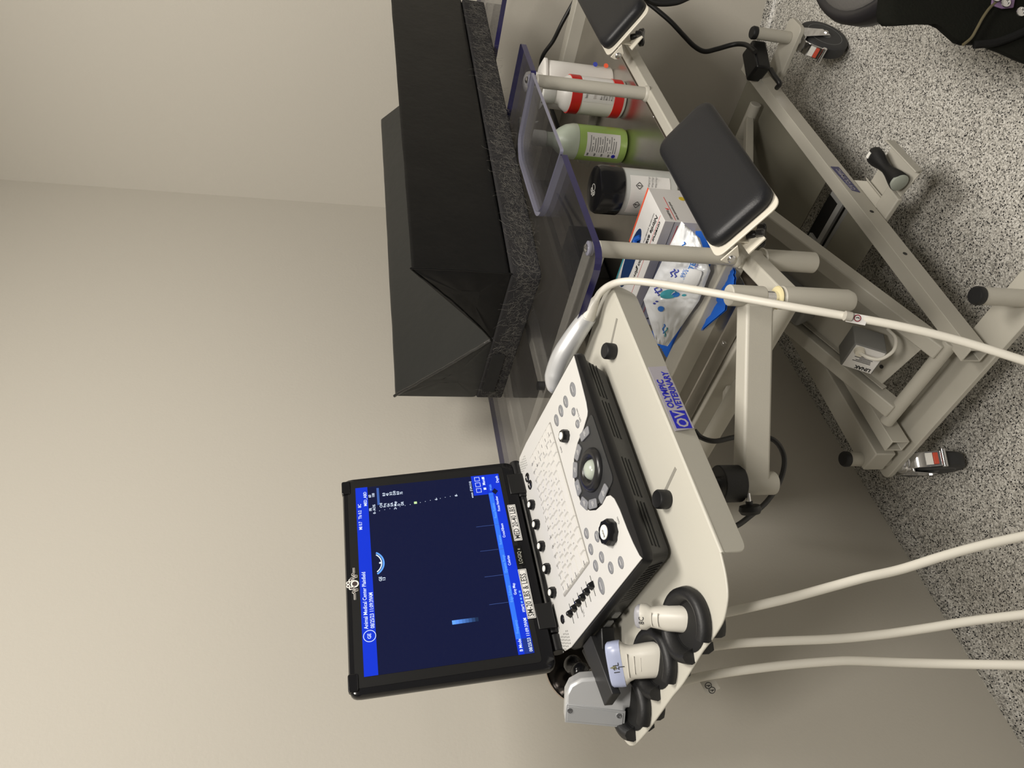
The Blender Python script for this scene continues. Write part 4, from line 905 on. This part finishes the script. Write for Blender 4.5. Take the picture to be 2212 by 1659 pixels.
cyltext('Isopropyl',.0075,r0,.0412,fa_-.12,.093,ink,lb_); cyltext('Dilution',.007,r0,.0412,fa_-.12,.074,mat('print_pale',(.5,.45,.42),.6),lb_)
for k,s_ in enumerate(('Eye Contact','irritation','Skin Contact','irritation','Prolonged')): cyltext(s_,.0052,r0,.0412,fa_-.12,.060-k*.0062,ink,lb_)
# white flat jug
w0=V((1.664,.768,ZS))
Wb=empty('jug',w0,'tall white plastic container with a white cap behind the red-banded bottle','bottle')
wf=V((.78,-.62,0)).normalized(); wg=V((.62,.78,0))
def sec(a,c,z,sq=4,n=32): return [w0+wf*(math.copysign(abs(math.cos(t))**(2/sq),math.cos(t))*a)+wg*(math.copysign(abs(math.sin(t))**(2/sq),math.sin(t))*c)+Z*z for t in [2*math.pi*k/n for k in range(n)]]
b=B(); b.loft([sec(.046,.028,0),sec(.050,.032,.006),sec(.050,.032,.150),sec(.048,.031,.158),sec(.044,.028,.160)]); jb=b.out('bottle_body',whiteb,Wb,ang=50)
b=B(); b.ring(w0,Z,[(.0225,.158),(.0225,.170),(.0235,.172),(.0235,.196),(.021,.202),(.012,.206),(.002,.206)],32); b.out('bottle_cap',whiteb,Wb)
b=B(); b.loft([sec(.0505,.0325,.157,5),sec(.052,.034,.159,5),sec(.052,.034,.164,5),sec(.048,.030,.166,5)]); b.out('bottle_rim',whiteb,Wb)
for z_,m_ in ((.020,orange),(.046,purp)):
    c=w0+wf*.044+Z*z_-wg*.0322; b=B(); b.ring(c,-wg,[(.0055,0),(.0055,.0008)],16); b.out('printed_logo',m_,jb)
# canister with black lid
c0=V((1.205,.745,ZS)); CN=empty('canister',c0,'clear canister with black paw-printed lid beside the glove box','canister')
b=B(); b.ring(c0,Z,[(.040,0),(.0435,.004),(.0435,.104),(.0415,.107)],40); b.out('canister_body',mat('canister_clear',(.44,.45,.43),.2),CN)
b=B(); b.ring(c0,Z,[(.0430,.106),(.0450,.107),(.0450,.145),(.0420,.1515),(.036,.1530),(.0005,.1530)],44); ldc=b.out('lid',blackg,CN)
fa_=math.atan2(-c0.y,-c0.x); curved_label(c0,.0437,.018,.096,fa_-1.0,fa_+.75,paper,CN)
for k,z_ in ((0,.084),(1,.084)):
    t=fa_-.1-k*.42 if k else fa_+.28; nn_=V((math.cos(t),math.sin(t),0)); tx=V((-math.sin(t),math.cos(t),0)); q=c0+nn_*.0446+Z*(.080)
    b=B(); s_=.0065
    for a,bq in (((0,1),(1,0)),((1,0),(0,-1)),((0,-1),(-1,0)),((-1,0),(0,1))): b.bar(q+tx*a[0]*s_+Z*a[1]*s_,q+tx*bq[0]*s_+Z*bq[1]*s_,.0008,.0005,up=nn_)
    b.box(q+Z*.0012,(.0008,.0004,.0022),tx,nn_,Z); b.box(q-Z*.0030,(.0008,.0004,.0006),tx,nn_,Z); b.out('hazard_mark',ink,CN)
for k in range(3): cyltext('Warnings',.005,c0,.0446,fa_+.25,.060-k*.007,inkg,CN)
pc=c0+Z*.1533; b=B(); vx=V((.98,.2,0)).normalized(); vy=V((-.2,.98,0))
def ring2(cx,cy,rx,ry,n=18):
    for i in range(n):
        t0=2*math.pi*i/n;t1=2*math.pi*(i+1)/n; b.bar(pc+vx*(cx+rx*math.cos(t0))+vy*(cy+ry*math.sin(t0)),pc+vx*(cx+rx*math.cos(t1))+vy*(cy+ry*math.sin(t1)),.0007,.0005)
ring2(0,-.003,.008,.006)
for q in ((-.009,.005),(-.0035,.009),(.0035,.009),(.009,.005)): ring2(q[0],q[1],.0026,.0038)
b.out('paw_outline',whr,ldc)
# glove boxes
def glovebox(o_,lx,wy,h,dirx,diry,label,big=True,tilt=0):
    f=Fr(o_,dirx,diry,Z); g=empty('glove_box',f(lx/2,wy/2,0),label,'box')
    b=B(); bm=b.bm; q=[f(0,0,0),f(lx,0,0),f(lx,wy,0),f(0,wy,0)]; t=[p+Z*h for p in q]
    vq=[bm.verts.new(p) for p in q]; vt=[bm.verts.new(p) for p in t]
    b.mi=1; b.face(vt); b.mi=0; b.face(vq[::-1])
    for i,mi in ((0,0),(1,0),(2,0),(3,2)): b.mi=mi; b.face([vq[i],vq[(i+1)%4],vt[(i+1)%4],vt[i]])
    return f,g,b.out('carton',[boxg,paper,boxside],g,bev=.0008)
# long side runs along +Y, x across (near face = -X side, end face = -Y side)
gy=V((-.025,.9995,0)).normalized(); gx=V((.9995,.025,0)).normalized()
f,g,ct=glovebox(V((1.035,.690,ZS+.002)),.104,.232,.078,gx,gy,'open grey and white carton of blue nitrile gloves beside the canister')
# print on the long face (-X face): text runs from far (+Y) to near (-Y)
P_=lambda u,v,off=.0006: f(-off,u,v)       # u along Y, v height
text('lettering','Nitrile examination gloves',.0168,P_(.218,.030),-gy,Z,ink,ct,sx=.92,depth=.0001)
text('lettering','non-sterile, powder-free',.0070,P_(.214,.018),-gy,Z,inkg,ct,depth=.0001)
text('lettering','Questions?',.0055,P_(.030,.046),-gy,Z,inkg,ct,depth=.0001)
b=B(); b.box(P_(.116,.052,.0003),(.0002,.108,.0004),gx,gy,Z); b.out('red_rule',redm,ct)
b=B(); b.box(P_(.116,.060,.0003),(.0002,.115,.0003),gx,gy,Z); b.out('flap_seam',ink,ct)
b=B(); b.ring(P_(.226,.022,.0002),-gx,[(.006,0),(.006,.0004)],18); b.out('yellow_dot',yell,ct)
# end face (-Y)
E_=lambda u,v,off=.0006: f(u,-off,v)
text('lettering','covetrus',.0078,E_(.006,.062),gx,Z,ink,ct,depth=.0001); text('lettering','Nitrile examination gloves',.0052,E_(.006,.050),gx,Z,ink,ct,depth=.0001)
b=B(); b.box(E_(.040,.057,.0003),(.036,.0002,.0003),gx,gy,Z); b.out('red_rule',redm,ct)
b=B(); b.ring(E_(.075,.022,.0002),-gy,[(.006,0),(.006,.0004)],18); b.out('yellow_dot',yell,ct)
b=B(); b.prism([E_(.034,.062,.0004),E_(.040,.066,.0004),E_(.038,.059,.0004)],gy*-.0003); b.out('red_leaf',redm,ct)
# top face: oval opening, text, orange edge
TT=lambda u,v,off=.0006: f(u,v,.078+off)
b=B(); n=28; b.prism([TT(.074+.021*math.cos(2*math.pi*k/n),.134+.066*math.sin(2*math.pi*k/n),.0002) for k in range(n)],Z*.0006); op=b.out('glove_opening',bluesl,ct)
b=B(); b.tube(cr([TT(.064,.078,.001),TT(.070,.090,.006),TT(.060,.10,.004),TT(.068,.112,.001)],5),.005,8); b.out('glove',bluecl,op)
text('lettering','Nitrile examination gloves',.0150,TT(.038,.012),gy,-gx,ink,ct,sx=.92,depth=.0001,bold=.0002); text('lettering','covetrus',.0115,TT(.018,.012),gy,-gx,ink,ct,depth=.0001,bold=.0002)
text('lettering','non-sterile, powder-free',.0062,TT(.048,.016),gy,-gx,inkg,ct,depth=.0001); b=B(); b.prism([TT(.012,.066,.0003),TT(.018,.074,.0003),TT(.010,.078,.0003),TT(.014,.072,.0003)],Z*.0003); b.out('red_leaf',redm,ct)
b=B(); b.box(TT(.022,.116,.0002),(.0004,.112,.0002),gx,gy,Z); b.out('red_rule',redm,ct)
b=B(); b.box(TT(.1020,.062,.0003),(.0022,.062,.0005),gx,gy,Z); b.out('orange_edge',orange,ct)
b=B(); b.box(TT(.1020,.165,.0003),(.0022,.050,.0005),gx,gy,Z); b.out('teal_edge',teal,ct)
# wipes pack leaning against box (crumpled film)
WP=empty('wipes_pack',V((.985,.80,ZS)),'crumpled white packet of baby wipes with blue and teal print, leaning on the glove box','wipes packet')
wq=[ad(*p) for p in ((1468,474,1.20),(1518,520,1.19),(1535,600,1.19),(1492,655,1.23),(1420,755,1.33),(1400,680,1.32),(1380,640,1.32),(1440,550,1.25))]
ctl={(0,0):ad(1472,478,1.235),(1,0):ad(1512,515,1.225),(0,1):ad(1432,560,1.275),(1,1):ad(1535,585,1.225),(0,2):ad(1390,648,1.345),(1,2):ad(1510,650,1.265),(0,3):ad(1418,742,1.40),(1,3):ad(1442,748,1.385)}
def wsurf(u,v):
    s=v*3; i=min(2,int(s)); t=s-i; t=t*t*(3-2*t)*.35+t*.65
    a=ctl[(0,i)].lerp(ctl[(0,i+1)],t); c=ctl[(1,i)].lerp(ctl[(1,i+1)],t); p=a.lerp(c,u)
    e=math.sin(math.pi*min(1,max(0,u)))*math.sin(math.pi*min(1,max(0,v)))
    k=e**.4*.014+noise.noise(V((u*5,v*12,1.7)))*.006+abs(noise.noise(V((u*9,v*20,4.))))*.006
    return p+(CAM-p).normalized()*k
b=grid(wsurf,28,60); 
gb=[v.co.copy() for v in b.bm.verts]
def wback(u,v): p=wsurf(u,v); e=math.sin(math.pi*u)*math.sin(math.pi*v); return p-(CAM-p).normalized()*(.001+.022*e**.5)
nu,nv=28,60
vs=[[b.bm.verts.new(wback(i/nu,j/nv)) for j in range(nv+1)] for i in range(nu+1)]
for i in range(nu):
    for j in range(nv): b.face([vs[i][j],vs[i][j+1],vs[i+1][j+1],vs[i+1][j]])
wo=b.out('packet_film',wrap,WP,ang=70)
def onw(u,v,off=.0012): p=wsurf(u,v); return p+(CAM-p).normalized()*off
def wdecal(pts,m,name):
    b=B(); n=len(pts); c=sum((V(p) for p in pts),V((0,0)))/n
    vc=b.bm.verts.new(onw(c.x,c.y,.0022)); vr=[b.bm.verts.new(onw(p[0],p[1],.0016)) for p in pts]
    for i in range(n): b.face([vc,vr[i],vr[(i+1)%n]])
    ob=b.out(name,m,wo); return ob
def ell(cx,cy,a,c,rot=0,n=16): return [(cx+a*math.cos(t)*math.cos(rot)-c*math.sin(t)*math.sin(rot),cy+a*math.cos(t)*math.sin(rot)+c*math.sin(t)*math.cos(rot)) for t in [2*math.pi*k/n for k in range(n)]]
wdecal(ell(.42,.60,.16,.045),teal,'whale_print'); wdecal(ell(.55,.60,.07,.025),bluep,'whale_print'); wdecal(ell(.33,.74,.07,.02),bluep,'drop_print'); wdecal(ell(.70,.60,.04,.012),teal,'drop_print'); wdecal(ell(.25,.68,.03,.008),purp,'drop_print'); wdecal(ell(.20,.70,.03,.008),purp,'drop_print'); wdecal(ell(.30,.235,.05,.01,.6),bluep,'drop_print')
def wline(pts,m,r=.0011): 
    b=B(); b.tube([onw(*p,.0012) for p in pts],r,6); return b.out('wave_print',m,wo)
for c_,v0,m_ in ((.30,.40,purp),(.38,.40,purp),(.22,.555,purp),(.14,.53,purp),(.35,.14,bluep),(.45,.20,bluep),(.55,.86,teal),(.45,.84,bluep)):
    wline([(c_+.035*math.sin(k*1.5),v0+k*.010) for k in range(7)],m_)
wx=(onw(.62,.38)-onw(.62,.50)); wy_=(onw(.55,.44)-onw(.72,.44))
text('lettering','99%',.010,onw(.56,.46,.004),wx,wy_,bluep,wo,shear=.2); text('lettering','WATER',.012,onw(.66,.475,.005),wx,wy_,bluep,wo,shear=.2,bold=.0002); text('lettering','BABY WIPES',.006,onw(.72,.475,.005),wx,wy_,purp,wo)
# lid flap
b=B(); lp=[onw(.62+.0+.30*x_,.44+.085*y_,.0045) for x_,y_ in [(math.copysign(abs(math.cos(t))**.5,math.cos(t))*.5+.35,math.copysign(abs(math.sin(t))**.5,math.sin(t))) for t in [2*math.pi*k/28 for k in range(28)]]]
cc=sum(lp,V((0,0,0)))/len(lp); nn_=(CAM-cc).normalized(); b.loft([[p-nn_*.004 for p in lp],[p for p in lp],[cc+(p-cc)*.92+nn_*.002 for p in lp]]); b.out('flap_lid',mat('flap_white',(.78,.79,.80),.25),WP,ang=60)
# blue cloth under
BC=[(1500,505,1.26),(1545,530,1.25),(1568,585,1.235),(1550,640,1.25),(1488,740,1.325),(1432,765,1.395),(1424,735,1.395),(1470,640,1.33)]
def bsurf(u,v):
    A_=[az(1510,500,ZS+.004),az(1490,545,ZS+.004),az(1470,640,ZS+.004),az(1415,725,ZS+.004)]; C_=[az(1570,500,ZS+.006),az(1606,600,ZS+.006),az(1575,672,ZS+.006),az(1462,780,ZS+.006)]
    s=v*3;i=min(2,int(s));t=s-i; p=A_[i].lerp(A_[i+1],t).lerp(C_[i].lerp(C_[i+1],t),u)
    return p+Z*(.011+.006*noise.noise(V((u*3,v*7,2.)))+.006*abs(noise.noise(V((u*9,v*20,9.)))))
b=grid(bsurf,20,44); 
def bback(u,v): p=bsurf(u,v); return V((p.x,p.y,max(ZS+.0005,p.z-.003)))
vs=[[b.bm.verts.new(bback(i/20,j/44)) for j in range(45)] for i in range(21)]
for i in range(20):
    for j in range(44): b.face([vs[i][j],vs[i][j+1],vs[i+1][j+1],vs[i+1][j]])
tag(b.out('blue_wrap',bluecl,ang=70),'crumpled blue plastic sheet on the steel shelf under the wipes packet','plastic sheet')
# black adapter on shelf with lead
k0=az(1246,505,.70); 
K=empty('power_adapter',V((1.50,1.10,ZS)),'black box-shaped power adapter at the back of the steel shelf','adapter')
b=B(); b.box((1.42,1.09,ZS+.030),(.10,.045,.030)); b.out('adapter_case',black,K,bev=.004)
b=B(); b.tube(cr([V((1.52,1.09,ZS+.03)),V((1.58,1.10,ZS+.02)),V((1.68,1.12,ZS+.010)),V((1.80,1.14,ZS+.010))],6),.004,8); b.out('adapter_lead',cord_m,K)
# ------------------------------------------------------------------ power brick and cords
PB=empty('power_brick',V((1.70,.765,.222)),'black power brick on the base rail near the far castor','adapter')
bq=az(1648,128,.245)
bq=az(1641,133,.225); b=B(); b.box(V((bq.x,bq.y,.235)),(.042,.028,.020),V((.9,-.43,0)).normalized(),V((.43,.9,0)).normalized(),Z); b.out('adapter_case',black,PB,bev=.006)
b=B(); b.tube(cr([ad(1665,150,1.93),ad(1674,165,1.91),ad(1684,180,1.90),ad(1678,190,1.92)],6),.006,10); b.out('adapter_lead',cord_m,PB)
def cord(name,l,r,label,seg=10):
    b=B(); b.tube(cablepts(l),r,seg); return tag(b.out(name,cord_m,ang=80),label,'cord')
pcd=cord('power_cord',[(1395,2,2.0),(1420,22,2.0),(1450,48,2.0),(1478,78,2.0),(1500,100,2.0),(1522,111,2.0),(1548,106,2.0),(1585,96,1.99),(1608,96,1.97),(1622,103,1.95),(1632,112,1.935)],.0062,'x')
for k_ in ('label','category'): del pcd[k_]
pcd.parent=PB; pcd.matrix_parent_inverse=wm(PB).inverted()
cord('wall_cord',[(1246,-8,2.02),(1215,48,2.05),(1195,88,2.08),(1172,122,2.10),(1168,160,2.13),(1180,210,2.14),(1192,238,2.13),(1203,268,2.12),(1216,300,2.12)],.0055,'thin black cord hanging on the wall behind the bottles')
cord('coiled_cord',[(1390,-6,1.62),(1420,6,1.62),(1460,4,1.62),(1490,-8,1.62)],.007,'end of a black cord loop beside the far arm rest')
cord('mains_lead',[(1500,930,1.22),(1515,945,1.22),(1545,953,1.22),(1590,944,1.235),(1640,942,1.25),(1672,951,1.25),(1690,975,1.25),(1694,1005,1.24),(1682,1045,1.23),(1655,1085,1.21),(1620,1115,1.18),(1590,1136,1.16),(1560,1140,1.14)],.0042,'black lead looping around the end of the swing arm')
# ------------------------------------------------------------------ chair and black bag at the frame edge
CH=empty('stool',V((1.42,.33,0)),'grey padded seat with black rim at the upper right edge of the photo','chair')
sc_=az(1888,-205,.45); 
n=48
def so(r,z): return [sc_+V((math.cos(2*math.pi*k/n)*r,math.sin(2*math.pi*k/n)*r,z)) for k in range(n)]
RS=.175
b=B(); b.loft([so(RS-.03,-.055),so(RS-.004,-.050),so(RS,-.040),so(RS,-.012),so(RS-.004,-.003),so(RS-.013,.002),so(RS-.019,-.001)]); b.out('seat_rim',seatb,CH,ang=60)
b=B(); b.loft([so(RS-.020,-.002),so(RS-.024,.003),so(RS-.05,.007),so(.01,.009)]); b.out('seat_cushion',seatg,CH,ang=60)
b=B(); b.cyl(sc_-Z*.05,V((sc_.x,sc_.y,.09)),.022); b.out('column',blackg,CH)
b=B()
for k in range(5):
    a=2*math.pi*k/5+.3; e=V((sc_.x+math.cos(a)*.13,sc_.y+math.sin(a)*.13,.055)); b.bar(V((sc_.x,sc_.y,.085)),e,.028,.02)
b.out('star_base',blackg,CH,bev=.003)
for k in range(5):
    a=2*math.pi*k/5+.3; e=V((sc_.x+math.cos(a)*.13,sc_.y+math.sin(a)*.13,.024)); b=B(); b.cyl(e-V((-math.sin(a),math.cos(a),0))*.012,e+V((-math.sin(a),math.cos(a),0))*.012,.024); b.out('stool_caster',tyre,CH)
# bag
BG=empty('bag',az(2100,-60,0),'black cloth bag with metal eyelets on the floor at the corner of the photo','bag')
ol=[(1891,28),(1893,47),(1903,57),(1925,57),(1960,53),(2005,54),(2022,62),(2040,78),(2058,94),(2074,99),(2100,98),(2128,105),(2160,117),(2190,131),(2240,150),(2300,160),(2330,-40),(2290,-140),(2050,-170),(1905,-110)]
dB=1.22
op_=[ad(x_,y_,dB) for x_,y_ in ol]; cB=sum(op_,V((0,0,0)))/len(op_); hv=(cB-CAM).normalized()
lo_l=[]
for s_,q in ((.72,-.030),(.90,-.020),(.99,0),(.99,.05),(.90,.10),(.6,.13)):
    lo_l.append([cB+(p-cB)*s_+hv*q+hv*(noise.noise(p*11+V((0,0,q*10)))*.010) for p in op_])
b=B(); b.loft(lo_l); bagb=b.out('bag_body',clothb,BG,ang=70,smooth=True)
b=B(); b.tube(cr([ad(x_,y_,dB-.033) for x_,y_ in ((2185,-20),(2145,10),(2125,35),(2110,62),(2098,82),(2080,97))],6),.0022,8); b.out('bag_piping',mat('piping_olive',(.10,.085,.045),.6),BG)
b=B(); b.tube(cr([ad(x_,y_,dB-.030) for x_,y_ in ((2230,60),(2190,78),(2150,92),(2105,97))],6),.006,8); b.out('bag_strap',cloth,BG)
b=B(); b.prism([ad(x_,y_,dB-.034) for x_,y_ in ((2145,-10),(2195,-12),(2190,16),(2165,18),(2142,10))],fv*.003); b.out('bag_patch',mat('patch_violet',(.16,.10,.19),.6),BG,bev=.001)
for x_,y_ in ((2172,6),(2205,26),(2152,-6)):
    b=B(); c=ad(x_,y_,dB-.038); b.ring(c,-fv,[(.0048,0),(.0075,.0008),(.0070,.0020),(.0048,.0022),(.0042,.0005)],20); b.out('eyelet',chrome,BG)
# ------------------------------------------------------------------ ceiling with two lamps and an added fill
b=B(); b.box((.9,-.6,2.75),(3.6,2.6,.05)); o=b.out('ceiling',mat('ceiling_white',(.72,.70,.66),.9),smooth=False); o['kind']='structure'
def area(name,loc,size,power,col=(1,.945,.87),rot=(0,0,0)):
    l=bpy.data.lights.new(name,'AREA'); l.shape='RECTANGLE'; l.size=size[0]; l.size_y=size[1]; l.energy=power; l.color=col
    o=bpy.data.objects.new(name,l); COL.objects.link(o); o.location=loc; o.rotation_euler=rot; return o
LIGHTS=[((-.40,-.50,2.69),(.45,.45),36),((.85,-.12,2.69),(.6,.6),34),((2.2,-1.8,2.69),(1.2,.6),6)]  # last entry is an added fill, not a known lamp
for k,(lc,sz,pw) in enumerate(LIGHTS): area('ceiling_and_fill_lamp',lc,sz,pw)
w=bpy.data.worlds.new('room_air'); SC.world=w; w.use_nodes=True; w.node_tree.nodes['Background'].inputs[0].default_value=(1,.95,.88,1); w.node_tree.nodes['Background'].inputs[1].default_value=.09
# ------------------------------------------------------------------ camera
cd=bpy.data.cameras.new('camera'); co_=bpy.data.objects.new('camera',cd); COL.objects.link(co_)
cd.sensor_width=36; cd.sensor_fit='HORIZONTAL'; cd.lens=F/2212*36; cd.clip_start=.02
cx_=V((RX[1],RY[1],RZ[1])); cy_=V((RX[0],RY[0],RZ[0])); cz_=-V((RX[2],RY[2],RZ[2]))
co_.matrix_world=Matrix(((cx_.x,cy_.x,cz_.x,CAM.x),(cx_.y,cy_.y,cz_.y,CAM.y),(cx_.z,cy_.z,cz_.z,CAM.z),(0,0,0,1)))
SC.camera=co_
SC.view_settings.view_transform='Standard'; SC.view_settings.look='None'; SC.view_settings.exposure=.27; SC.view_settings.gamma=1.; SC.view_settings.use_curve_mapping=False
